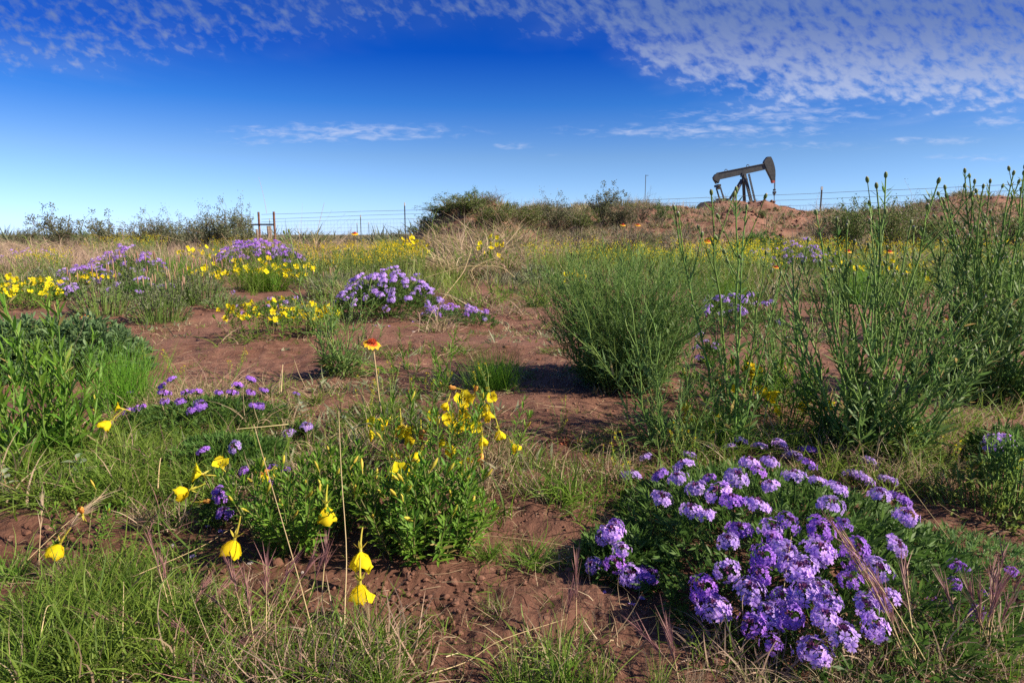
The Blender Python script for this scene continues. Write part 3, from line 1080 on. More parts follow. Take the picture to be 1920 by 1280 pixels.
# short grass, straw and litter close by
b = B()
C = field(1500, -80, 2000, .85, 6.2, patchy(1.6, -.3, .6, 41))
tufts(b, C, 9, U(.025, .07, len(C)) * (1 + .12 * C[:, 1]), .0016 + .0003, .7, M_GRASS, .5, 3, rad=.015)
C = field(1100, -80, 2000, .85, 6.2, patchy(1.3, -.4, .5, 43))
tufts(b, C, 8, U(.03, .09, len(C)) * (1 + .12 * C[:, 1]), .0014, .8, M_DRY, .6, 3, rad=.02)
stuff('short_grass', b, 'thin short grass scattered over the bare soil')
b = B()
C = field(11000, -80, 2000, .8, 7, patchy(1.5, -.8, .4, 44))
n = len(C)
a = U(0, 2 * PI, n)
strips(b, C + (0, 0, .012), np.c_[np.cos(a), np.sin(a), U(-.05, .25, n)], U(.015, .10, n) * (1 + .1 * C[:, 1]), U(.0008, .0018, n), M_LITTER, .15, 3, curl=.35)
stuff('plant_litter', b, 'dry straw bits and dead stems lying on the soil')
b = B()
C = field(6500, -80, 2000, .8, 5.5, patchy(2.2, -.6, .5, 45))
z = H(C[:, 0], C[:, 1]); C[:, 2] = z + .0015
s = np.minimum(rng.lognormal(-5.45, .55, len(C)), .018) * (1 + .12 * C[:, 1])
clods(b, C, s, M_CLOD)
C = field(260, 480, 900, .93, 1.14, patchy(9, -.3, .6, 46)); C[:, 2] = H(C[:, 0], C[:, 1]) + .002
clods(b, C, np.minimum(rng.lognormal(-5.1, .55, len(C)), .020), M_CLOD)
C = field(300, -20, 430, 1.15, 1.5, patchy(7, -.3, .6, 47)); C[:, 2] = H(C[:, 0], C[:, 1]) + .002
clods(b, C, np.minimum(rng.lognormal(-5.1, .55, len(C)), .020), M_CLOD)
stuff('soil_crumbs', b, 'crumbs of red soil strewn over the ground')
b = B()
C = field(900, 880, 1900, 16, 26, lambda u, Y, x: berm(x, Y) > .35); C[:, 2] = H(C[:, 0], C[:, 1]) + .02
clods(b, C, U(.04, .16, len(C)), M_CLOD, .8)
stuff('bank_rubble', b, 'reddish rubble on the face of the spoil bank')


# ------------------------------------------------------------------ prairie verbena
def cluster_mesh(seed, nf, rad, mat, lod=0):
    """rounded head of five-lobed florets on a short stalk, centred on the origin, axis +z"""
    r = np.random.default_rng(seed)
    b = B()
    i = np.arange(nf) + .5
    cz = 1 - i / nf * .96
    ph = i * 2.39996 + r.normal(size=nf) * .25
    sr = np.sqrt(np.maximum(0, 1 - cz ** 2))
    N = nrm(np.c_[sr * np.cos(ph), sr * np.sin(ph), cz] + r.normal(size=(nf, 3)) * .16)
    keep = cz < .93
    N = N[keep]; nf = len(N)
    C = N * rad * r.uniform(.78, 1.16, (nf, 1)) * (1.04, .94, .48)
    A = nrm(np.cross(N, r.normal(size=(nf, 3)))); D = np.cross(N, A)
    fr = rad * .33 * r.uniform(.85, 1.15, nf)
    rn = r.random(nf)
    Vs = []; Fs = []
    k = 0
    npet = 5 if lod == 0 else 4
    for p in range(npet):
        a = p * 2 * PI / npet + r.normal(size=nf) * .08
        dr = A * np.cos(a)[:, None] + D * np.sin(a)[:, None]
        tg = np.cross(N, dr)
        lift = r.uniform(-.25, .30, nf)[:, None] * N
        f = fr[:, None]
        c0 = C + dr * f * .08
        m = C + dr * f * .62 + lift * f * .3
        if lod == 0:
            pts = [c0, m + tg * f * .36, C + dr * f * 1.05 + tg * f * .30 + lift * f, C + dr * f * .86 + lift * f * .8,
                   C + dr * f * 1.05 - tg * f * .30 + lift * f, m - tg * f * .36]
            V = np.stack(pts, 1)
            o = np.arange(nf)[:, None] * 6
            F = np.concatenate([o + [0, 1, 2, 3], o + [0, 3, 4, 5]], 0)
        else:
            pts = [c0, m + tg * f * .42, C + dr * f * 1.05 + lift * f, m - tg * f * .42]
            V = np.stack(pts, 1)
            o = np.arange(nf)[:, None] * 4
            F = o + [0, 1, 2, 3]
        b.add(V.reshape(-1, 3), F, mat, np.repeat(rn, V.shape[1]), np.tile([0, .6, 1, .8, 1, .6] if lod == 0 else [0, .6, 1, .6], nf))
    if lod == 0:
        n = 16
        d = nrm(r.normal(size=(n, 3)) * (.6, .6, .2) + (0, 0, 1))
        strips(b, d * rad * (.2, .2, .45), d, rad * .34, rad * .2, M_CALYX, 0, 2, 'leaf', rnd=r.random(n))
        n = 24
        d = nrm(r.normal(size=(n, 3)) * (1, 1, .3) + (0, 0, .1))
        strips(b, (0, 0, -rad * .35) + 0 * d, d, rad * .75, rad * .16, M_VLEAF, 0, 2, 'leaf', rnd=r.random(n))
    tubes(b, [(0, 0, -rad * 2.6), (rad * .12, 0, -rad * 1.2), (0, 0, rad * .1)], [.0016 * rad / .022, .0014 * rad / .022, .0022 * rad / .022], M_VLEAF, 4)
    return b.mesh('flower_cluster')


CL = [cluster_mesh(60 + k, (30, 25, 28, 21, 27)[k], .0225, M_VPET if k != 2 else M_VPET2) for k in range(5)]
CLO = [cluster_mesh(66 + k, 15, .019, M_VPET2) for k in range(2)]
CLD = [cluster_mesh(70 + k, 24, .021, M_VPET2) for k in range(2)]
CLF = [cluster_mesh(80 + k, 16, .022, M_VPET if k < 2 else M_VPET2, 1) for k in range(3)]


def verbena(u, v, a, bb, h, label, heads=None, n=0, size=1.0, lib=None, nleaf=700, lean=0.0, leafmat=None, cat='flower plant', minh=0.0):
    lib = lib or CL + CL + CLO
    c = gp(u, v)
    root = thing('verbena_plant', label, cat, c)

    def top(x, y):
        q = ((x - c[0]) / a) ** 2 + ((y - c[1]) / bb) ** 2
        return h * np.maximum(0, 1 - q) ** .55 * (1 + .16 * vnoise(x * 13, y * 13, 50)) + H(x, y, False)
    # leaves: finely cut, five lobes each
    nleaf = int(nleaf * 1.45)
    r_ = np.sqrt(rng.random(nleaf)) * .98; t_ = U(0, 2 * PI, nleaf)
    x = c[0] + a * r_ * np.cos(t_); y = c[1] + bb * r_ * np.sin(t_)
    g0 = H(x, y, False); z = g0 + (top(x, y) - g0) * U(.10, .80, nleaf) ** .6
    P = np.c_[x, y, z]
    out = np.c_[(x - c[0]) / a, (y - c[1]) / bb, np.full(nleaf, .75)]
    d = nrm(out + rng.normal(size=(nleaf, 3)) * .45)
    sd = nrm(np.cross(d, rvec(nleaf)))
    b = B()
    L = U(.018, .034, nleaf) * size
    rn = rng.random(nleaf)
    for k in (-1.0, -.5, 0, .5, 1.0):
        o = d * (L * (.35 - .28 * abs(k)))[:, None]
        strips(b, P + o - c, d + sd * k * .95, L * (1 - .30 * abs(k)), L * .17, leafmat or M_VLEAF, .1, 2, 'leaf', rnd=rn)
    ns = max(6, nleaf // 22)
    r_ = np.sqrt(rng.random(ns)) * .85; t_ = U(0, 2 * PI, ns)
    x = c[0] + a * r_ * np.cos(t_); y = c[1] + bb * r_ * np.sin(t_)
    e = np.c_[x, y, top(x, y) - .005]
    s = np.c_[c[0] + (x - c[0]) * .35, c[1] + (y - c[1]) * .35, H(x, y, False)]
    m = (s + e) / 2 + np.c_[(x - c[0]) * .12, (y - c[1]) * .12, np.zeros(ns)]
    tubes(b, np.stack([s, m, e], 1) - c, .0013 * size, M_VLEAF, 3)
    part('foliage', b.mesh('verbena_foliage'), root, kind='stuff')
    pos = []
    if heads:
        for hu, hv in heads:
            dd = ray(hu, hv)
            Y = np.linspace(max(.6, c[1] - bb * 1.35), c[1] + bb * 1.25, 240)
            k = Y / dd[1]
            zz = EYE + dd[2] * k
            dz = zz - (top(dd[0] * k, Y) + .026 * size)
            hit = np.nonzero(dz < 0)[0]
            i = hit[0] if len(hit) and hit[0] > 0 else int(np.argmin(np.abs(dz)))
            pos.append((dd[0] * k[i], Y[i], zz[i]))
    for k in range(n):
        r_ = math.sqrt(rng.random()) * .96; t_ = U(0, 2 * PI)
        x = c[0] + a * r_ * math.cos(t_); y = c[1] + bb * r_ * math.sin(t_)
        pos.append((x, y, float(top(x, y)) + U(.004, .03) * size + minh))
    for p in pos:
        p = np.array(p)
        ax = nrm(np.array([(p[0] - c[0]) / a * .55, (p[1] - c[1]) / bb * .55 - .15, .95]) + rng.normal(size=3) * .22)
        part('flower_cluster', lib[rng.integers(len(lib))], root, p - c, aim(ax, U(0, 6.28)), scale=size * U(.78, 1.14))
    return root


def crop(pts, x0, y0, k):
    return [(x0 + a / k, y0 + b / k) for a, b in pts]


big = crop([(385,200),(317,288),(590,190),(570,240),(685,158),(840,120),(790,155),(930,147),(1030,143),(1165,165),(1090,195),(1165,230),(980,220),(885,230),(925,265),(1095,290),(690,300),(820,298),(985,335),(1210,315),(1300,350),(1385,285),(1435,310),(1460,230),(1545,310),(1505,380),(1600,400),(1635,480),(1275,430),(630,350),(800,410),(915,430),(455,285),(540,300),(605,455),(460,400),(680,480),(1065,510),(835,550),(985,540),(1225,540),(1335,525),(1580,625),(1215,650),(1055,655),(945,675),(780,605),(775,740),(940,770),(1110,750),(880,840),(1045,870),(1365,790),(1370,690),(1495,735),(1400,640),(1220,830),(1075,960),(1245,970),(975,950),(660,830),(715,925),(895,1000),(995,1095),(1190,1130),(1330,1050),(1490,1010),(1520,880),(1440,910),(735,370),(1150,850),(1260,890),(1000,590),(1060,700),(1150,720)], 1060, 780, 2.56)
verbena(1472, 1050, .31, .44, .115, 'largest purple verbena mound in the right foreground, covered with flower heads', big, size=.97, nleaf=1800)
verbena(1175, 1062, .085, .10, .055, 'small purple verbena at the left foot of the largest verbena mound', crop([(240,530),(180,575),(270,640),(130,715),(240,705),(315,765),(395,765),(225,560)], 1060, 780, 2.56), size=.85, nleaf=420)
verbena(385, 800, .26, .17, .085, 'loose violet verbena beside the leafy mat at left, heads in a wide row', crop([(970,550),(1040,665),(950,685),(1285,445),(1215,495),(1230,550),(1235,610),(1390,545),(1475,540),(1350,610),(1500,640),(1435,680),(1640,545),(1740,545),(1785,490),(1880,445),(1880,545),(1900,640),(1980,527),(2220,555),(1945,645)], 0, 600, 4), lib=CLD + CL[2:3], size=.82, nleaf=1000)
verbena(430, 868, .16, .12, .07, 'dark green verbena foliage with two pale heads behind the front primroses', [(381, 845), (440, 838)], size=.9, nleaf=1000)
verbena(566, 825, .05, .04, .05, 'lone violet verbena head on a slim stalk beside two more left of the firewheel stalk', [(575, 800), (541, 812)], size=.9, nleaf=90)
verbena(418, 975, .035, .05, .055, 'deep violet verbena sprig hanging left of the front primroses', [(408, 920), (413, 931), (420, 962)], lib=CLD, size=.8, nleaf=70)
verbena(495, 905, .06, .05, .06, 'small magenta verbena sprigs above the front left primrose', [(457, 882), (511, 880), (535, 880), (500, 903)], lib=CLD, size=.62, nleaf=140)
verbena(730, 595, .40, .36, .30, 'round purple verbena mound in the middle beyond the firewheel', n=105, size=1.15, lib=CLF[:2] + CL[:1], nleaf=1500)
verbena(862, 605, .27, .16, .10, 'flat trailing verbena right of the round purple mound', n=34, size=1.0, lib=CLF, nleaf=420)
verbena(487, 507, .82, .8, .42, 'deep purple verbena bank on the left in front of the pipe corner', n=190, size=1.75, minh=.05, lib=[CLF[2], CLF[2], CLF[1]], nleaf=900)
verbena(240, 535, .50, .4, .42, 'dusky purple verbena behind the grey sage clumps at left', n=70, size=1.45, minh=.04, lib=[CLF[2], CLF[1]], nleaf=800)
verbena(170, 545, .36, .34, .24, 'purple verbena drift left of the dusky verbena', n=60, size=1.4, minh=.03, lib=CLF, nleaf=600)
verbena(128, 563, .13, .12, .14, 'small upright lilac verbena left of the grey sage clumps', n=16, size=1.2, lib=CLF[:2], nleaf=250)
verbena(262, 565, .34, .22, .17, 'lilac verbena heads poking out between the grey sage clumps', n=22, size=1.15, lib=CLF[:2], nleaf=260)
verbena(48, 510, .8, .5, .36, 'faint purple verbena drift at the left edge below the dry grass', n=36, size=1.3, lib=CLF, nleaf=500)
verbena(1500, 532, .42, .3, .50, 'violet verbena clump right of the green sage bush on the right', n=46, size=1.3, lib=CLF[:2], nleaf=600)
verbena(1440, 512, .5, .3, .34, 'lilac verbena scattered behind the feathery green tuft at right', n=24, size=1.2, lib=CLF[:2], nleaf=300)
verbena(1385, 622, .30, .22, .22, 'open purple verbena on bare soil behind the tall stalks right of centre', n=34, size=1.1, lib=CLF[:2] + CL[:1], nleaf=500)
verbena(1335, 690, .05, .05, .14, 'narrow verbena with a few heads at the edge of the feathery bush', [(1312, 627), (1322, 640), (1307, 652), (1310, 668), (1315, 672), (1342, 648)], lib=CLF[:2], size=1.0, nleaf=120)
verbena(540, 590, .30, .16, .14, 'pale lilac verbena mixed among yellow primroses left of centre', crop([(90, 690), (180, 693), (225, 665), (300, 632), (242, 715), (320, 705), (-145, 695), (-110, 750), (-170, 590), (110, 640)], 480, 400, 4), lib=CLF[:2], size=1.0, nleaf=400)
verbena(1880, 880, .09, .08, .13, 'pale purple verbena at the right edge above the dark leaves', [(1862, 825), (1885, 820), (1868, 836), (1850, 838), (1890, 832)], size=.85, nleaf=300, lib=CLF[:2] + CL[:1])
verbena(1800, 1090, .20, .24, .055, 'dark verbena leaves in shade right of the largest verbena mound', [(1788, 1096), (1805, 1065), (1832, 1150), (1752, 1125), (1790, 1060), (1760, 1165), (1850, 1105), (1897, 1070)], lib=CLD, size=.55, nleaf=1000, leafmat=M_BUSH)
verbena(1560, 505, .3, .2, .25, 'few lilac heads half hidden by the tall stalks on the right', n=14, size=1.2, lib=CLF[:2], nleaf=150)
verbena(1890, 520, .4, .3, .30, 'pale lilac verbena behind the tall stalks at the right edge', n=18, size=1.2, lib=CLF[:2], nleaf=200)


# ------------------------------------------------------------------ yellow evening primrose
def petal_mesh(kind, seed):
    r = np.random.default_rng(seed)
    n = 5
    s = np.linspace(0, 1, n)
    if kind == 'open':
        rr = np.interp(s, [0, .3, .65, 1], [.003, .009, .017, .0235]); zz = np.interp(s, [0, .3, .65, 1], [0, .009, .015, .0155])
        hw = np.interp(s, [0, .3, .65, 1], [.002, .008, .0135, .0115])
    elif kind == 'bell':
        rr = np.interp(s, [0, .3, .65, 1], [.003, .0105, .0165, .0185]); zz = np.interp(s, [0, .3, .65, 1], [0, .008, .019, .030])
        hw = np.interp(s, [0, .3, .65, 1], [.002, .0095, .0140, .0095])
    else:                                                         # wilted
        rr = np.interp(s, [0, .3, .65, 1], [.002, .005, .006, .004]); zz = np.interp(s, [0, .3, .65, 1], [0, .009, .020, .028])
        hw = np.interp(s, [0, .3, .65, 1], [.0015, .004, .0055, .003])
    q = np.linspace(-1, 1, 5)
    V = np.zeros((n, 5, 3))
    for i in range(n):
        for j in range(5):
            end = (1 - .22 * (abs(q[j]) ** 2)) if i == n - 1 else 1
            notch = .90 if (i == n - 1 and j == 2) else 1
            y = q[j] * hw[i]
            V[i, j] = (rr[i] * end * notch - .35 * abs(y) * (1 if kind != 'open' else .4), y, zz[i] * (end * notch if kind != 'open' else 1))
    V[1:] += r.normal(size=V[1:].shape) * .0015
    F = [(i * 5 + j, i * 5 + j + 1, i * 5 + j + 6, i * 5 + j + 5) for i in range(n - 1) for j in range(4)]
    b = B()
    b.add(V.reshape(-1, 3), F, M_ORG if kind == 'wilt' else M_YEL, np.repeat(r.random(), 25))
    return b.mesh('petal')


def tube_mesh(kind):
    b = B()
    tubes(b, [(0, .004, -.040), (0, .002, -.030), (0, 0, -.014), (0, 0, 0), (0, 0, .003)], [.0013, .0015, .0021, .0032, .0026], M_TUBE, 6)
    d = np.array([[math.cos(a), math.sin(a), -.9] for a in np.arange(4) * PI / 2 + .78])
    strips(b, np.zeros((4, 3)) - (0, 0, .004), d, .016, .0045, M_TUBE, .1, 3, 'leaf')
    k = 8
    a = np.arange(k) * 2 * PI / k
    if kind == 'open':
        tubes(b, np.stack([np.zeros((k, 3)), np.c_[np.cos(a) * .003, np.sin(a) * .003, np.full(k, .009)], np.c_[np.cos(a) * .005, np.sin(a) * .005, np.full(k, .013)]], 1), [.0004, .0004, .0009], M_YEL, 3)
        tubes(b, [(0, 0, 0), (0, 0, .013), (0, 0, .0165)], [.0006, .0006, .0016], M_STEELD, 4)
    return b.mesh('flower_tube')


PET = {k: [petal_mesh(k, 90 + i) for i in range(4)] for k in ('open', 'bell', 'wilt')}
TUB = {k: tube_mesh(k) for k in PET}


def merged_flower(seed):
    """one small mesh for flowers too far to show their petals apart"""
    r = np.random.default_rng(seed)
    b = B()
    for p in range(4):
        a = p * PI / 2
        c, s = math.cos(a), math.sin(a)
        V = np.array([(.002, -.002, 0), (.002, .002, 0), (.014, -.012, .012), (.014, .012, .012), (.024, -.009, .014), (.024, .009, .014)]) + r.normal(size=(6, 3)) * .0015
        V = np.c_[V[:, 0] * c - V[:, 1] * s, V[:, 0] * s + V[:, 1] * c, V[:, 2]]
        b.add(V, [(0, 1, 3, 2), (2, 3, 5, 4)], M_YEL, np.repeat(r.random(), 6))
    tubes(b, [(0, 0, -.03), (0, 0, 0)], [.0013, .003], M_TUBE, 4)
    return b.mesh('flower')


FLF = [merged_flower(200 + k) for k in range(3)]


def primrose_flower(root, c, p, axis, size=1.0, kind='open'):
    o = part('flower', TUB[kind], root, np.asarray(p) - c, aim(axis, U(0, 6.28)), scale=size)
    for k in range(4):
        part('petal', PET[kind][k], o, rotz=k * PI / 2 + U(-.12, .12), scale=U(.92, 1.08))
    return o


def primrose_stem(seed, h=.15, nl=24, bud=2, mat=None, ll=.032, lw=.0065):
    r = np.random.default_rng(seed)
    b = B()
    n = 6
    t = np.linspace(0, 1, n)
    p = np.c_[np.cumsum(r.normal(size=(n, 2)) * .05 * h / n ** .5, 0) * t[:, None], t * h]
    tubes(b, p, np.linspace(.0018, .0011, n), M_PSTEM, 4)
    k = np.sort(r.uniform(.06, 1.0, nl) ** .75)
    base = np.c_[np.interp(k, t, p[:, 0]), np.interp(k, t, p[:, 1]), k * h]
    a = np.arange(nl) * 2.4 + r.normal(size=nl) * .3
    up = np.interp(k, [0, .7, 1], [.35, .9, 1.9])
    d = np.c_[np.cos(a), np.sin(a), up]
    strips(b, base, d, ll * r.uniform(.7, 1.15, nl) * np.interp(k, [0, .8, 1], [1, 1, .75]), lw * r.uniform(.8, 1.2, nl), mat or M_PLEAF, .18, 3, 'leaf', rnd=r.random(nl), side=np.c_[np.zeros((nl, 2)), np.ones(nl)], fold=.5)
    for q in range(bud):
        a = r.uniform(0, 6.28); kk = r.uniform(.75, .98)
        s = np.array([np.interp(kk, t, p[:, 0]), np.interp(kk, t, p[:, 1]), kk * h])
        d = nrm(np.array([math.cos(a) * .55, math.sin(a) * .55, 1.0]))
        tubes(b, s + d * np.array([0, .010, .016, .022, .030, .034])[:, None], [.0010, .0012, .0030, .0036, .0022, .0003], M_TUBE, 5)
    return b.mesh('leafy_stem')


PST = [primrose_stem(300 + k, U(.13, .17), 26, int(k % 3 == 0)) for k in range(6)]
PSTL = [primrose_stem(310 + k, U(.19, .24), 30, k % 2, None, .040, .0055) for k in range(4)]


def stems(root, c, a, bb, n, lib, tilt=.45, s0=.8, s1=1.15, name='leafy_stem', edge=0.0):
    for k in range(n):
        r_ = math.sqrt(rng.random()) * .9; t_ = U(0, 6.28)
        x, y = a * r_ * math.cos(t_), bb * r_ * math.sin(t_)
        z = float(H(c[0] + x, c[1] + y, False)) - c[2] - .004
        ax = (x / a * tilt + rng.normal() * .12, y / bb * tilt + rng.normal() * .12, 1)
        part(name, lib[rng.integers(len(lib))], root, (x, y, z), aim(ax, U(0, 6.28)), scale=U(s0, s1) * (1 - edge * r_))


def primrose(u, v, a, bb, n, label, flowers, lib=PST, tilt=.5, s0=.8, s1=1.1, small=0, fsize=1.0, fh=.2, edge=.1, cat='flower plant'):
    c = gp(u, v)
    root = thing('evening_primrose_plant', label, cat, c)
    stems(root, c, a, bb, n, lib, tilt, s0, s1, edge=edge)
    for f in flowers:
        fu, fv, Y, kind, ax = f[:5]
        sz = f[5] if len(f) > 5 else 1.0
        primrose_flower(root, c, pt(fu, fv, Y), ax, sz * fsize, kind)
    for k in range(small):
        r_ = math.sqrt(rng.random()); t_ = U(0, 6.28)
        x, y = a * r_ * math.cos(t_), bb * r_ * math.sin(t_)
        part('flower', FLF[rng.integers(3)], root, (x, y, fh * U(.55, 1.1) * (1 - .3 * r_)), aim((rng.normal() * .6, -.5 + rng.normal() * .5, .5), U(0, 6.28)), scale=fsize * U(.8, 1.2))
    return root


DN = (.05, -.12, -1); UPL = (-.75, -.45, .35)
primrose(572, 1000, .098, .11, 84, 'low green primrose clump in the front centre with one yellow bell at its left edge', [
    (612, 950, 1.16, 'bell', (.05, -.15, -1), 1.0), (439, 1012, 1.12, 'bell', (-.35, -.2, -1), 1.05), (377, 888, 1.42, 'open', (-.75, -.45, .35), .95),
    (415, 874, 1.48, 'open', (.1, -.45, .9), .85), (354, 919, 1.32, 'bell', (-.85, -.2, -.25), .85), (507, 882, 1.42, 'wilt', (-1, -.1, -.2), .95), (505, 895, 1.42, 'bell', (-1, -.1, -.15), .7), (380, 940, 1.3, 'wilt', (1, 0, .1), .6)], tilt=.6, s0=.72, s1=1.08)
primrose(803, 1022, .098, .09, 90, 'dense green primrose clump right of centre front with pendent yellow bells at its left foot', [
    (676, 1035, 1.08, 'bell', (.1, -.55, -.75), 1.05), (675, 1095, .98, 'bell', (0, -.15, -1), 1.0), (752, 893, 1.38, 'open', (-.2, -.5, .75), 1.1), (742, 905, 1.36, 'open', (-.8, -.5, .2), .95),
    (762, 900, 1.36, 'open', (.7, -.6, .4), 1.0), (740, 912, 1.34, 'wilt', (-.3, -.2, -1), .9)], tilt=.5, s0=.78, s1=1.12)
primrose(838, 890, .19, .16, 26, 'taller open primrose with many yellow flowers among dry grass in the centre', [
    (787, 848, 1.62, 'bell', (-.35, -.5, -.6), 1.15), (877, 866, 1.6, 'open', (.1, -.95, -.25), 1.05), (903, 848, 1.62, 'wilt', (-.1, -.2, -1), 1.1), (870, 752, 1.85, 'open', (.1, -.6, .5), 1.3), (868, 764, 1.83, 'bell', (.1, -.4, -.8), 1.15),
    (905, 768, 1.85, 'open', (.5, -.7, .1), .9), (914, 772, 1.83, 'bell', (.3, -.4, -.7), .9), (843, 786, 1.75, 'open', (0, -.9, .3), .9), (869, 793, 1.75, 'open', (.2, -.95, .1), .85), (854, 806, 1.72, 'open', (.2, -.6, .6), .9),
    (727, 789, 1.78, 'bell', (-.8, -.3, -.3), .95), (752, 797, 1.74, 'bell', (.1, -.5, -.8), 1.15), (762, 803, 1.72, 'open', (.5, -.6, -.3), .9), (703, 815, 1.7, 'open', (-.9, -.4, 0), .8), (737, 843, 1.66, 'bell', (0, -.3, -1), .95),
    (800, 803, 1.72, 'wilt', (-.5, -.3, -.4), 1.0), (789, 812, 1.72, 'wilt', (0, -.3, -1), .9), (935, 807, 1.7, 'bell', (.2, -.3, -.9), .85), (962, 833, 1.62, 'bell', (.5, -.3, -.6), .75), (890, 735, 1.95, 'wilt', (.3, -.2, .8), .9), (856, 728, 1.95, 'wilt', (-.8, -.2, .2), .9),
    (815, 778, 1.7, 'open', (-.2, -.9, .3), .8), (830, 822, 1.66, 'bell', (.2, -.5, -.8), .8), (772, 828, 1.66, 'open', (-.5, -.8, .2), .75), (892, 800, 1.66, 'open', (.2, -.9, .2), .8), (920, 745, 1.8, 'open', (.3, -.8, .4), .75), (848, 845, 1.6, 'open', (-.2, -.9, 0), .75), (905, 820, 1.64, 'bell', (.1, -.5, -.8), .75), (700, 790, 1.75, 'open', (-.4, -.8, .3), .7), (838, 755, 1.78, 'bell', (-.3, -.5, -.6), .75)],
    lib=PSTL, tilt=.35, s0=.6, s1=1.05, fsize=.98)
primrose(150, 1030, .05, .06, 7, 'small primrose on crumbly soil at left with one yellow bell and an orange bud', [(112, 1020, 1.16, 'bell', (-.45, -.2, -.85), .85), (154, 962, 1.24, 'wilt', (.2, -.5, .8), .75)], tilt=.6, s0=.55, s1=.8)
primrose(225, 830, .04, .04, 5, 'single yellow primrose flower drooping beside the leafy mat at left', [(206, 790, 1.75, 'bell', (-.5, -.5, -.6), .95), (225, 765, 1.8, 'open', (-.6, -.4, .3), .7)], lib=PSTL, s0=.7, s1=.9)
primrose(525, 628, .36, .24, 60, 'golden yellow primrose clump on bare soil left of the round verbena mound', [], small=72, fsize=.78, fh=.22, s0=1.0, s1=1.3)
primrose(475, 545, .75, .36, 60, 'yellow primrose band below the deep purple verbena bank', [], small=80, fsize=1.15, fh=.34, lib=PSTL, s0=1.0, s1=1.5)
primrose(378, 512, .42, .3, 34, 'yellow primrose with upright stems left of the deep purple verbena bank', [], small=30, fsize=1.35, fh=.5, lib=PSTL, s0=1.2, s1=1.8)
primrose(40, 578, .34, .3, 60, 'yellow primrose clump at the left edge beyond the tall stalks', [], small=46, fsize=1.15, fh=.26, s0=1.1, s1=1.5)
primrose(175, 548, .22, .2, 18, 'yellow flecks of primrose between two verbena drifts at left', [], small=18, fsize=.9, fh=.24, s0=1.0, s1=1.3)
primrose(1420, 800, .20, .16, 30, 'yellow primrose behind the verbena mound, largest bloom facing up', [
    (1410, 702, 2.05, 'open', (-.1, -.5, .85), 1.35), (1408, 694, 2.05, 'open', (.4, -.3, .85), 1.1), (1436, 738, 2.0, 'bell', (.6, -.5, -.2), 1.15), (1427, 735, 2.0, 'open', (-.3, -.8, .4), .9), (1378, 735, 2.05, 'open', (0, -.5, .85), .9),
    (1508, 752, 2.0, 'bell', (-.3, -.6, -.6), 1.0), (1550, 750, 2.0, 'bell', (.1, -.7, -.6), .95), (1452, 770, 1.95, 'open', (.5, -.6, .3), .8), (1288, 752, 2.1, 'bell', (-.2, -.4, -.9), 1.2), (1290, 772, 2.05, 'bell', (.2, -.4, -.9), 1.2), (1350, 722, 2.1, 'wilt', (-.5, -.3, .6), 1.0)], lib=PSTL, s0=.9, s1=1.25)
primrose(1075, 560, .15, .12, 14, 'few yellow primroses at the upper left corner of the feathery bush', [], small=12, fsize=1.2, fh=.30, lib=PSTL, s0=1.1, s1=1.4)
primrose(922, 520, .25, .2, 20, 'yellow primroses standing in front of the mound by dry grass', [], small=14, fsize=1.5, fh=.62, lib=PSTL, s0=1.6, s1=2.2)
primrose(772, 510, .3, .2, 24, 'tall yellow primroses left of the mound above the round verbena', [], small=32, fsize=1.5, fh=.62, lib=PSTL, s0=1.7, s1=2.3)
primrose(1640, 560, .5, .3, 20, 'yellow and orange blooms scattered behind the tall stalks at right', [], small=26, fsize=1.2, fh=.4, lib=PSTL, s0=1.2, s1=1.6)


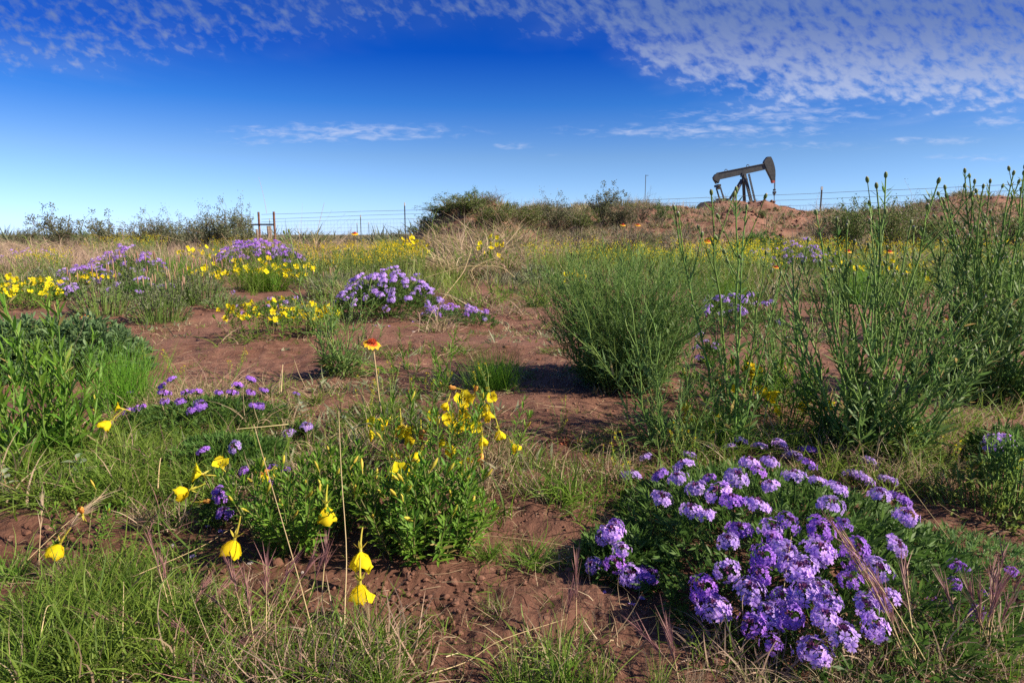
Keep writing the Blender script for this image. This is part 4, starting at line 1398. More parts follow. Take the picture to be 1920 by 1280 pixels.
# ------------------------------------------------------------------ tall leafy stalks
def forb_stem(seed, h=.7, nleaf=46, nbr=5, leaf=.055, lw=.006, lmat=None, smat=None, bud=True, curve=.20, br0=.45, leafup=1.0, thick=.0034):
    r = np.random.default_rng(seed)
    b, bl = B(), B()
    n = 9
    t = np.linspace(0, 1, n)
    wob = np.cumsum(r.normal(size=(n, 2)), 0) * curve * h / n
    p = np.c_[wob, t * h]
    tubes(b, p, np.linspace(thick, thick * .42, n) * (h / .7) ** .5, smat or M_FSTEM, 5)
    axes = [(p, 1.0, nleaf)]
    for k in range(nbr):
        f = r.uniform(br0, .85)
        s = np.array([np.interp(f, t, p[:, 0]), np.interp(f, t, p[:, 1]), f * h])
        a = r.uniform(0, 6.28); L = h * r.uniform(.14, .34) * (1.15 - .5 * f)
        d = np.array([math.cos(a) * .62, math.sin(a) * .62, 1.0])
        q = np.linspace(0, 1, 5)[:, None]
        w = s + nrm(d) * q * L + np.array([0, 0, 1]) * L * .18 * q ** 2
        tubes(b, w, np.linspace(thick * .5, thick * .3, 5) * (h / .7) ** .5, smat or M_FSTEM, 4)
        axes.append((w, .6, max(4, nleaf // 7)))
    for (q, ls, nl) in axes:
        k = np.sort(r.uniform(.04, .98, nl))
        tt = np.linspace(0, 1, len(q))
        base = np.stack([np.interp(k, tt, q[:, i]) for i in range(3)], -1)
        tg = nrm(q[-1] - q[0])
        a = np.arange(nl) * 2.4 + r.normal(size=nl) * .5
        d = np.c_[np.cos(a) * .8, np.sin(a) * .8, np.full(nl, 0.0)] + tg * leafup * r.uniform(.6, 1.3, (nl, 1))
        zrel = base[:, 2] / h
        L = leaf * ls * r.uniform(.6, 1.25, nl) * np.interp(zrel, [0, .3, 1], [1.45, 1.1, .5])
        strips(bl, base, d, L, L * (lw / leaf) * r.uniform(.8, 1.3, nl), lmat or M_FORB, r.uniform(-.15, .45, nl), 3, 'leaf', rnd=r.random(nl), side=np.c_[r.normal(size=(nl, 2)) * .3, np.ones(nl)])
        if bud:
            e = q[-1]; g = nrm(q[-1] - q[-2]); s = (h / .7) ** .5
            tubes(b, e + g * np.array([0, .004, .010, .015, .017])[:, None] * s, np.array([.0012, .0040, .0046, .0030, .0008]) * s, M_FBUD, 6)
    return b.mesh('stalk'), bl.mesh('leaves')


def forb(u, v, n, lib, a, label, tilt=.3, s0=.75, s1=1.1, name='tall_wildflower', cat='wildflower', tops=None, h0=.7, basal=0, bmat=None, lean=(0, 0), c=None, toplib=None):
    """n stalks round (u, v); tops = pixels where some of the stalks end"""
    c = gp(u, v) if c is None else c
    root = thing(name, label, cat, c)

    def put(base, ax, s, lib=lib):
        m = lib[rng.integers(len(lib))]
        o = part('stalk', m[0], root, base, aim(ax, U(0, 6.28)), scale=s)
        part('leaves', m[1], o, kind='stuff')
    for k in range(n):
        r_ = math.sqrt(rng.random()); t_ = U(0, 6.28)
        x, y = a * r_ * math.cos(t_), a * r_ * math.sin(t_)
        ax = (math.cos(t_) * r_ * tilt + rng.normal() * .07 + lean[0], math.sin(t_) * r_ * tilt + rng.normal() * .07 + lean[1], 1)
        put((x, y, -.005), ax, U(s0, s1))
    for q in tops or []:
        e = pt(q[0], q[1], c[1] + (q[2] if len(q) > 2 else U(-.06, .06))) - c
        base = np.array([U(-1, 1) * a * .6, U(-1, 1) * a * .6, -.005])
        d = e - base
        put(base, d, np.linalg.norm(d) / h0, toplib or lib)
    if basal:
        b = B()
        A = U(0, 6.28, basal)
        r_ = np.sqrt(rng.random(basal)) * a
        P = np.c_[np.cos(A) * r_, np.sin(A) * r_, U(0, .08, basal)]
        strips(b, P, np.c_[np.cos(A), np.sin(A), U(.2, 1.3, basal)], U(.04, .10, basal), U(.008, .015, basal), bmat or M_FORB, .4, 4, 'leaf', side=np.c_[np.zeros((basal, 2)), np.ones(basal)], fold=.4)
        part('basal_leaves', b.mesh('basal_leaves'), root, kind='stuff')
    return root


FTT = [forb_stem(470 + k, .7, 50, 2 + k % 2, .056, .0070, curve=.05, br0=.62, thick=.0042) for k in range(4)]
FTN = [forb_stem(460 + k, .7, 60, 4, .070, .0100, M_BUSH, bud=False, br0=.45, thick=.004) for k in range(3)]
FT = [forb_stem(400 + k, .7, 50, 1 + k % 2, .084, .0098, thick=.0056) for k in range(6)]
FTD = [forb_stem(410 + k, .7, 64, 2, .068, .0100, M_BUSH, br0=.45, thick=.005) for k in range(4)]
FB = [forb_stem(420 + k, .45, 80, 7, .036, .0036, M_BUSH, bud=False, br0=.2, curve=.16, thick=.0020) for k in range(6)]
FS = [forb_stem(430 + k, .5, 36, 3, .052, .0062, thick=.0034, br0=.5) for k in range(4)]
FN = [forb_stem(450 + k, .5, 40, 3, .050, .0055, bud=False, thick=.0030, br0=.4, curve=.2) for k in range(4)]
FL = [forb_stem(440 + k, .4, 36, 1, .075, .0095, M_PLEAF, None, False, curve=.08, leafup=1.4) for k in range(4)]

forb(1625, 855, 42, FT, .085, 'tallest spreading green stalks with budded tips behind the verbena mound', .60, .45, .82, basal=130, tops=[(1672, 335), (1748, 345), (1640, 355), (1545, 402), (1708, 420), (1560, 420), (1590, 430), (1605, 520), (1640, 420), (1515, 545), (1790, 470), (1735, 520), (1840, 690), (1810, 620), (1500, 500), (1485, 620), (1660, 470), (1690, 520), (1570, 490)], toplib=FTT)
forb(1835, 745, 60, FTD, .17, 'dense dark green stalks with many flower buds at the right edge', .50, .60, .92, basal=220, tops=[(1903, 318), (1885, 330), (1813, 325), (1808, 338), (1790, 352), (1872, 345), (1915, 330), (1845, 360), (1770, 365), (1830, 355), (1895, 375), (1910, 360), (1775, 400), (1740, 430), (1860, 400), (1898, 345), (1820, 345), (1780, 380)], toplib=FTT)
forb(1238, 845, 12, FN, .08, 'slender stalks left of the verbena mound, in front of the feathery bush', .35, .45, .75, basal=36, h0=.5, tops=[(1137, 658), (1182, 575), (1100, 560), (1240, 628), (1262, 672), (1205, 700), (1290, 640), (1215, 520), (1180, 480)])
forb(1372, 850, 2, FS, .04, 'few long stalks reaching up in front of the pumpjack', .2, .6, .8, basal=40, tops=[(1353, 365), (1379, 362), (1398, 392), (1258, 400), (1440, 480), (1470, 520), (1335, 560)], toplib=FTT)
forb(1170, 722, 175, FB, .13, 'round feathery dark green bush on bare soil right of centre', .60, .92, 1.25, name='feathery_bush', cat='bush', basal=160, bmat=M_BUSH)
forb(1168, 716, 8, FN, .09, 'taller thin stalks standing in the middle of the feathery bush', .35, .6, 1.0, h0=.5, tops=[(1110, 480), (1145, 440), (1205, 455), (1250, 480), (1080, 520)])
forb(640, 705, 14, FS, .07, 'open weed with long bare forks left of the firewheel', .6, .45, .75, basal=140, h0=.5, tops=[(548, 437), (575, 505), (690, 520), (715, 560), (652, 560), (597, 540), (640, 470), (605, 610), (655, 600)])
forb(90, 868, 18, FL, .11, 'light green leafy stalks at the left edge in front of the leafy mat', .35, .5, .9, h0=.4, basal=40, bmat=M_PLEAF, tops=[(106, 562), (65, 560), (20, 590), (30, 640), (88, 640), (138, 668), (5, 545), (115, 690), (60, 690)])
forb(835, 735, 2, FL, .04, 'narrow leafed green stalks above the central yellow primroses', .2, .5, .7, h0=.4, tops=[(803, 640), (842, 660), (830, 700), (765, 700), (810, 680), (850, 700)])
forb(760, 700, 4, FL, .05, 'pale yellowish weed stalks beside the firewheel stalk', .4, .3, .5, h0=.4, tops=[(640, 690), (655, 675), (725, 715), (745, 712), (662, 700), (780, 712)])
forb(1450, 760, 14, FT, .08, 'mid height stalks between the long stalks and the tallest clump', .35, .4, .6, tops=[(1530, 640), (1487, 620), (1440, 610), (1465, 580)], basal=50)
forb(1690, 640, 26, FTN, .14, 'shaded green stalks in the gap between the two tall clumps at right', .4, .5, .8, basal=60)
forb(1560, 605, 16, FTN, .12, 'green stalks behind the tallest clump on bare soil', .4, .5, .75, basal=40)
forb(1900, 640, 34, FTN, .18, 'background green stalks behind the dense right edge clump', .4, .7, 1.0, basal=60)


# ------------------------------------------------------------------ thread-leaved tufts, mats, sage, spikes
def tuft_mesh(name, seed, n, h, w, spread, mats, droop=.2, rad=.02, segs=4, curl=.2, fr=None):
    global rng
    keep = rng; rng = np.random.default_rng(seed)
    b = B()
    fr = fr or [1 / len(mats)] * len(mats)
    for m, f in zip(mats, fr):
        tufts(b, np.zeros((1, 3)), max(2, int(n * f)), h, w, spread, m, droop, segs, curl, rad)
    rng = keep
    return b.mesh(name)


TH = [tuft_mesh('thread_leaf_tuft', 500 + k, 620, .30, .0026, .34, [M_FINE], .05, .055, 4, .12) for k in range(3)]
for (u, v, w, h, lab) in (
    (925, 728, 105, 90, 'bright green thread leaved tuft on bare soil in the centre'),
    (500, 545, 100, 70, 'bright green thread leaved tuft in front of the deep purple verbena bank'),
    (325, 528, 85, 60, 'bright green thread leaved tuft left of the upright yellow primrose'),
    (420, 505, 70, 50, 'bright green thread leaved tuft behind the upright yellow primrose'),
    (1360, 580, 110, 90, 'bright green thread leaved tuft behind the long stalks right of centre'),
    (1618, 570, 110, 90, 'bright green thread leaved tuft behind the tallest stalks'),
    (1345, 830, 110, 90, 'yellowish thread leaved tuft between the slender stalks and the verbena mound'),
    (235, 760, 130, 135, 'yellow green thread leaved tuft at the right side of the leafy mat'),
    (735, 478, 60, 34, 'distant bright green tuft left of the mound foot'),
):
    p = gp(u, v); k = p[1] / 1280 / CP
    single('thread_leaf_tuft', TH[rng.integers(3)], lab, 'green tuft', p, U(0, 6.28), (w * k / .30, w * k / .30, h * k / .29))


def mat_mesh(seed, nsh, a, bb, h, mat, ll, lw, per=9, prof='spoon'):
    r = np.random.default_rng(seed)
    b = B()
    r_ = np.sqrt(r.random(nsh)); t_ = r.uniform(0, 6.28, nsh)
    x, y = r_ * np.cos(t_), r_ * np.sin(t_)
    z = h * (1 - r_ ** 2) ** .5 * r.uniform(.55, 1.05, nsh) + .01
    C = np.c_[x * a, y * bb, z]
    ax = nrm(np.c_[x * .7, y * .7, np.full(nsh, .8)] + r.normal(size=(nsh, 3)) * .2)
    P = np.repeat(C, per, 0) - np.repeat(ax, per, 0) * r.uniform(0, .05, (nsh * per, 1))
    d = np.repeat(ax, per, 0) * r.uniform(.3, 1.3, (nsh * per, 1)) + rvec(nsh * per, r) * .75
    strips(b, P, d, ll * r.uniform(.65, 1.2, nsh * per), lw * r.uniform(.8, 1.2, nsh * per), mat, .15, 3, prof, rnd=r.random(nsh * per), side=np.c_[r.normal(size=(nsh * per, 2)) * .4, np.ones(nsh * per)], fold=.35)
    s = C.copy(); s[:, 2] = 0; s[:, :2] *= .7
    tubes(b, np.stack([s, (s + C) / 2 + (0, 0, .01), C], 1), .0016, M_FSTEM, 3)
    return b.mesh('leaf_mass')


def leafy(u, v, wpx, dep, hpx, mat, label, nsh, ll, lw, name='leafy_bush', cat='bush', per=9, prof='spoon', extra=None):
    c = gp(u, v); k = c[1] / 1280 / CP
    root = thing(name, label, cat, c)
    part('leaf_mass', mat_mesh(int(u * 7 + v), nsh, wpx * .5 * k, dep, hpx * k, mat, ll, lw, per, prof), root, kind='stuff')
    return root


leafy(120, 700, 330, .30, 105, M_MAT, 'broad mat of grey green oblong leaves at left', 620, .040, .0115)
leafy(20, 720, 160, .2, 130, M_MAT, 'left edge part of the grey green foliage beside the leafy mat', 240, .042, .011)
leafy(1425, 475, 110, .5, 36, M_BUSH, 'dark bluish green rounded weed below the yellow bush on the red bank', 260, .09, .018, 'rounded_weed', per=7)
leafy(1850, 960, 230, .16, 95, M_COVER, 'sunlit small leaved weed with yellow specks at the right edge', 60, .024, .005, 'small_leaved_weed', 'weed', prof='leaf')
leafy(1905, 960, 120, .15, 160, M_BUSH, 'dark shaded weed in the right edge corner above the purple grass', 80, .03, .005, 'small_leaved_weed', 'weed', prof='leaf')
leafy(1660, 860, 240, .14, 70, M_COVER, 'small leaved weed at the foot of the tallest stalks', 120, .026, .006, 'small_leaved_weed', 'weed', prof='leaf')
for (u, v, w, h, m, lab) in (
    (690, 512, 100, 44, M_COVER, 'yellow green weed mound behind the round verbena mound'), (1010, 548, 110, 50, M_GREY, 'greyish weed mound between the trailing verbena and the feathery bush'),
    (1110, 505, 120, 46, M_SHRUB, 'olive weed mound behind the feathery bush'), (1255, 520, 110, 48, M_COVER, 'yellow green weed mound right behind the feathery bush'),
    (605, 530, 80, 36, M_SHRUB, 'olive weed mound right of the deep purple verbena bank'), (980, 490, 120, 40, M_SHRUB2, 'brownish weed mound below the dip of the spoil bank'),
    (1330, 505, 90, 40, M_GREY, 'pale grey weed mound left of the feathery tuft behind the long stalks'), (1545, 520, 90, 50, M_PLEAF, 'fresh green weed mound right of the violet verbena clump'),
    (1200, 480, 130, 40, M_SHRUB2, 'brownish weed mound at the foot of the bank under the thin pole'), (560, 600, 70, 26, M_GREY, 'low grey weed mound left of the round verbena mound'),
    (1730, 500, 130, 60, M_SHRUB, 'olive weed mound behind the gap between the tall clumps'), (85, 545, 90, 40, M_GREY, 'grey weed mound behind the left edge primrose')):
    leafy(u, v, w, .4, h, m, lab, 130, .055, .012, 'weed_mound', 'weed', per=7, prof='leaf')
SG = []
for k in range(3):
    m1 = mat_mesh(600 + k, 170, .19, .17, .20, M_GREY, .018, .0055, 8, 'leaf')
    b = B()
    n = 11
    a = rng.random(n) * 6.28; r_ = np.sqrt(rng.random(n)) * .13
    s = np.c_[np.cos(a) * r_, np.sin(a) * r_, np.full(n, .12)]
    e = s + np.c_[np.cos(a) * .03, np.sin(a) * .03, U(.06, .13, n)]
    tubes(b, np.stack([s, (s + e) / 2, e], 1), .0016, M_GREY, 3)
    tubes(b, np.stack([e, e + (0, 0, .012), e + (0, 0, .035), e + (0, 0, .05)], 1), [.0012, .0036, .0036, .0012], M_SPIKE, 5)
    SG.append((m1, b.mesh('flower_spikes')))
for (u, v, w, lab) in ((195, 592, 130, 'pale sage clump left of its neighbours, below the purple drift'), (300, 604, 130, 'pale sage clump on the front edge of the bare soil'), (375, 570, 120, 'sage clump with pinkish spikes right of the lilac heads'),
                       (265, 560, 120, 'sage clump with pinkish spikes behind the pale ones'), (330, 575, 110, 'small sage clump between two spiked ones'), (610, 560, 80, 'grey sage sprig left of the round verbena mound'), (425, 577, 110, 'flat grey green sprawl beside the spiked sage')):
    c = gp(u, v); k = w * c[1] / 1280 / CP / .38
    o = thing('sage_plant', lab, 'weed', c, U(0, 6.28))
    m = SG[rng.integers(3)]
    kk = (k, k, k * (.45 if 'flat' in lab else .95))
    part('leaf_mass', m[0], o, scale=kk, kind='stuff')
    if 'flat' not in lab: part('flower_spikes', m[1], o, scale=kk, kind='stuff')


# weeds with small yellow flower spikes
def spike_weed(seed, h=.22, n=7, nl=16):
    r = np.random.default_rng(seed)
    b = B(); f = B()
    for k in range(n):
        a = r.uniform(0, 6.28); d = nrm(np.array([math.cos(a) * .5, math.sin(a) * .5, 1]))
        L = h * r.uniform(.6, 1.1); t = np.linspace(0, 1, 6)[:, None]
        p = d * t * L + np.cumsum(r.normal(size=(6, 3)) * .006, 0) * t
        tubes(b, p, np.linspace(.0015, .0008, 6), M_FSTEM, 3)
        q = r.uniform(.15, .95, nl)
        base = np.stack([np.interp(q, np.linspace(0, 1, 6), p[:, i]) for i in range(3)], -1)
        strips(b, base, rvec(nl, r) + (0, 0, .5), r.uniform(.008, .02, nl), .0035, M_COVER, .1, 2, 'leaf', rnd=r.random(nl))
        m = 16
        q = r.uniform(.72, 1.02, m)
        base = np.stack([np.interp(q, np.linspace(0, 1, 6), p[:, i]) for i in range(3)], -1) + r.normal(size=(m, 3)) * .003
        strips(f, base, rvec(m, r), r.uniform(.004, .008, m), .005, M_TUBE if k % 3 else M_YEL, 0, 1, 'leaf', rnd=r.random(m))
        m = 7
        strips(f, p[-1] + r.normal(size=(m, 3)) * .002, rvec(m, r) + (0, 0, .7), .007, .006, M_YEL, 0, 1, 'leaf')
    return b.mesh('stems'), f.mesh('flower_specks')


SW = [spike_weed(700 + k) for k in range(4)]
for (u, v, h, lab) in ((800, 790, 110, 'greenish yellow spike weed left of the central primrose'), (730, 780, 100, 'yellow spiked weed beside the firewheel stalk'), (930, 790, 110, 'yellow spiked weed at the right of the central primrose'),
                       (1050, 815, 75, 'pale yellow spike weed leaning over bare soil'), (1190, 930, 120, 'yellow spike weed at the left end of the verbena mound'), (1295, 890, 110, 'yellow spiked weed at the back of the verbena mound'),
                       (350, 735, 85, 'dry yellow spike weed right of the yellow green tuft'), (430, 730, 80, 'dry yellow spike weed above the violet verbena row'), (1130, 910, 70, 'thin yellow spike weed leaning left of the verbena mound'),
                       (1760, 900, 100, 'yellow spiked weed right of the tallest stalks'), (1850, 960, 130, 'yellow spiked weed in the small leaved weed at right'), (1640, 830, 80, 'yellow specks at the foot of the tallest stalks'), (1490, 830, 80, 'yellow specks behind the top of the verbena mound'),
                       (690, 790, 90, 'pale green spike weed right of the lone violet head'), (285, 700, 60, 'small yellow tops at the right rim of the leafy mat')):
    c = gp(u, v); k = h * c[1] / 1280 / CP / .22
    o = thing('yellow_spike_weed', lab, 'weed', c, U(0, 6.28))
    m = SW[rng.integers(4)]
    part('stems', m[0], o, scale=k, kind='stuff'); part('flower_specks', m[1], o, scale=k, kind='stuff')


# yellow domes on the bank
def dome_mesh(seed, n, r0, mat, leaf):
    r = np.random.default_rng(seed)
    b = B()
    d = rvec(n, r); d[:, 2] = np.abs(d[:, 2])
    strips(b, d * r0 * (1, 1, .75) * r.uniform(.85, 1.03, (n, 1)), d + rvec(n, r) * .5, leaf, leaf * .8, mat, 0, 2, 'leaf', rnd=r.random(n))
    return b


for (u, v, w, Y, lab) in ((718, 446, 26, 19, 'round bright yellow bush left of the mound by the steel post'), (1335, 420, 28, 18.5, 'round yellow bush on the red slope below the pumpjack'), (700, 449, 18, 19.2, 'smaller yellow bush touching the round one left of the mound')):
    p = pt(u, v, Y); z = float(H(p[0], Y)); k = Y / 1280 / CP
    o = thing('yellow_bush', lab, 'bush', (p[0], Y, z))
    r0 = w * .5 * k
    part('blossoms', dome_mesh(int(u), 380, r0, M_YEL, r0 * .20).mesh('blossoms'), o, kind='stuff')
    part('foliage', dome_mesh(int(u) + 1, 500, r0 * .96, M_SHRUB, r0 * .24).mesh('foliage'), o, kind='stuff')


# ------------------------------------------------------------------ firewheels and small odd flowers
def firewheel(u, v, Y, size, base, label, tilt=(0.15, -.15, 1), near=False):
    """flower at pixel (u, v), rooted at ground pixel base"""
    g = gp(*base)
    p = pt(u, v, Y)
    root = thing('firewheel', label, 'flower', g)
    e = p - g
    b = B()
    t = np.linspace(0, 1, 10)[:, None]
    path = e * t + np.array([-.03, 0, 0]) * np.sin(t * PI) * np.linalg.norm(e) * .35 + np.array([.010, 0, 0]) * np.sin(t * PI * 3) * np.linalg.norm(e) * .3
    tubes(b, path, np.linspace(.0014, .0019, 10) * max(1, size / .02 * .8), M_STRAW, 6)
    part('stem', b.mesh('stem'), root)
    b = B()
    n = 140 if near else 50
    d = nrm(rng.normal(size=(n, 3)) * (1, 1, .3) + (0, 0, .55)); d[:, 2] = np.abs(d[:, 2])
    strips(b, d * size * (.36, .36, .20), d + (0, 0, .5), size * .24, size * .07, M_RED, 0, 2, 'blade')
    tubes(b, [(0, 0, -size * .18), (0, 0, -size * .05), (0, 0, size * .16), (0, 0, size * .2)], [size * .08, size * .42, size * .40, size * .05], M_RED, 10)
    q = aim(tilt)
    disc = part('disc', b.mesh('disc'), root, e, q)
    m = 13
    if near:
        b = B()
        strips(b, [(size * .34, 0, -.001)], [(1, 0, -.22)], size * .72, size * .50, M_FPET, .25, 4, 'spoon', side=np.array([[0, 0, 1.]]), fold=.25)
        me = b.mesh('petal')
        for k in range(m):
            part('petal', me, disc, rotz=k * 2 * PI / m + U(-.08, .08), scale=U(.9, 1.1))
    else:
        b = B()
        a = np.arange(m) * 2 * PI / m
        strips(b, np.c_[np.cos(a), np.sin(a), 0 * a] * size * .34, np.c_[np.cos(a), np.sin(a), 0 * a - .2], size * .7, size * .48, M_FPET, .2, 3, 'spoon', side=np.c_[0 * a, 0 * a, 1 + 0 * a])
        part('petals', b.mesh('petals'), disc, kind='stuff')


firewheel(698, 641, 1.72, .0225, (733, 870), 'red and yellow firewheel on a long bent stalk in the centre', (.28, -.30, 1), True)
for (u, v, Y, s, base, lab) in ((665, 437, 9, .05, (672, 500), 'small orange firewheel on the skyline between fence and yellow bush'), (1327, 452, 7.5, .05, (1330, 500), 'dark red firewheel in the weeds below the red slope'), (1196, 421, 8, .035, (1200, 500), 'orange firewheel right of the bank shrubs'),
                                 (1168, 421, 8.2, .035, (1172, 500), 'orange firewheel left of its twin on the bank shrubs'), (1590, 470, 6, .035, (1593, 540), 'orange firewheel seen through the tallest stalks'), (1668, 471, 6, .035, (1670, 540), 'orange firewheel beside the white specks right of the tallest stalks'), (1455, 500, 6, .030, (1452, 550), 'rusty firewheel in front of the violet verbena clump at right'),
                                 (1776, 596, 3.4, .018, (1780, 660), 'red firewheel bud between the two tall clumps'), (159, 592, 3.6, .018, (135, 690), 'small orange flower on a bent stalk over the leafy mat')):
    firewheel(u, v, Y, s, base, lab, (.1, -.35, 1))


def nightshade(u, v, label, k=1.0):
    c = gp(u, v)
    root = thing('silver_leaf_weed', label, 'weed', c)
    b = B(); tubes(b, [(0, 0, 0), (.004, 0, .03), (-.002, 0, .065)], [.0022, .002, .0012], M_SPIKE, 6)
    part('stem', b.mesh('stem'), root, scale=k)
    b = B(); strips(b, [(0, 0, 0)], [(1, 0, .45)], .046, .019, M_SILV, .35, 5, 'leaf', side=np.array([[0, 0, 1.]]), fold=.35)
    me = b.mesh('leaf')
    for i in range(10):
        part('leaf', me, root, (0, 0, (.012 + .0055 * i) * k), rotz=i * 2.3 + U(-.3, .3), scale=k * U(.6, 1.05))


nightshade(148, 905, 'silvery broad leaved seedling in the grass at left', 1.0)
nightshade(565, 785, 'grey broad leaved seedling behind the lone violet head', .75)
nightshade(10, 925, 'silvery seedling at the left edge of the view', .8)
nightshade(1275, 730, 'small pale leaved seedling right of the feathery bush', .5)

b = B()
n = 200
a = U(0, 6.28, n)
strips(b, np.c_[np.cos(a), np.sin(a), 0 * a] * U(0, .05, (n, 1)) if False else np.c_[np.cos(a) * U(0, .05, n), np.sin(a) * U(0, .03, n), 0 * a], np.c_[np.cos(a), np.sin(a), U(.2, 1, n)], U(.008, .022, n), .004, M_RUST, .1, 2, 'leaf')
single('rust_red_weed', b.mesh('rust_red_weed'), 'low rust red dry weed on the soil right of the central primrose', 'weed', gp(1065, 832))

# pale seed heads on bent stalks
for (P, Y, lab) in (([(678, 878), (668, 815), (645, 782)], 1.7, 'grey green stalk bent left with a spent flower head'), ([(725, 872), (712, 800), (690, 793), (662, 802)], 1.72, 'arched grey stalk with a nodding spent head'), ([(772, 850), (775, 800), (788, 772)], 1.7, 'pale stalk with a round spent head left of the yellow flowers'), ([(135, 740), (140, 645), (152, 622), (160, 595)], 2.3, 'hairy pale stalk rising from the leafy mat'), ([(150, 700), (155, 680), (172, 676), (183, 683)], 2.3, 'white bent stalk hooking over the leafy mat')):
    g = gp(*P[0]); g0 = g.copy()
    pts = np.array([g0 * (1 - i / (len(P) - 1)) + pt(*q, Y) * (i / (len(P) - 1)) if i == 0 else pt(*q, Y) for i, q in enumerate(P)]) - g
    tt = np.linspace(0, 1, 10)
    path = np.stack([np.interp(tt, np.linspace(0, 1, len(pts)), pts[:, i]) for i in range(3)], -1)
    o = thing('spent_flower_stalk', lab, 'stalk', g)
    b = B(); tubes(b, path, .0016, M_GREY, 5)
    part('stem', b.mesh('stem'), o)
    b = B()
    n = 26; d = nrm(rng.normal(size=(n, 3)) + nrm(path[-1] - path[-2]))
    strips(b, np.zeros((n, 3)), d, .007, .003, M_SILV, 0, 2, 'leaf')
    part('head', b.mesh('head'), o, path[-1])


# ------------------------------------------------------------------ grass tufts
GT = {
    'g': [tuft_mesh('grass_tuft', 800 + k, 120, .20, .0036, .42, [M_GRASS, M_GRASS2, M_DRY], .45, .025, 5, .35, [.60, .28, .12]) for k in range(4)],
    'l': [tuft_mesh('grass_tuft', 810 + k, 60, .20, .0042, .42, [M_GRASS2, M_GRASS, M_DRY], .40, .02, 5, .3, [.6, .25, .15]) for k in range(3)],
    'm': [tuft_mesh('grass_tuft', 820 + k, 130, .20, .0028, .46, [M_GRASS, M_DRY2, M_GRASS2, M_AWN], .55, .03, 5, .4, [.36, .34, .20, .10]) for k in range(3)],
    'd': [tuft_mesh('grass_tuft', 830 + k, 120, .21, .0024, .50, [M_DRY, M_DRY2, M_GRASS], .55, .03, 5, .45, [.5, .32, .18]) for k in range(3)],
    'k': [tuft_mesh('grass_tuft', 840 + k, 110, .07, .0018, .8, [M_GRASS, M_LITTER], .5, .018, 4, .4, [.6, .4]) for k in range(2)],
    'b': [tuft_mesh('bunchgrass', 850 + k, 320, .66, .0075, .40, [M_DRY, M_DRY2, M_GRASS2], .55, .08, 6, .35, [.5, .35, .15]) for k in range(3)],
}
HT = {'g': .16, 'l': .16, 'm': .17, 'd': .18, 'k': .07, 'b': .62}
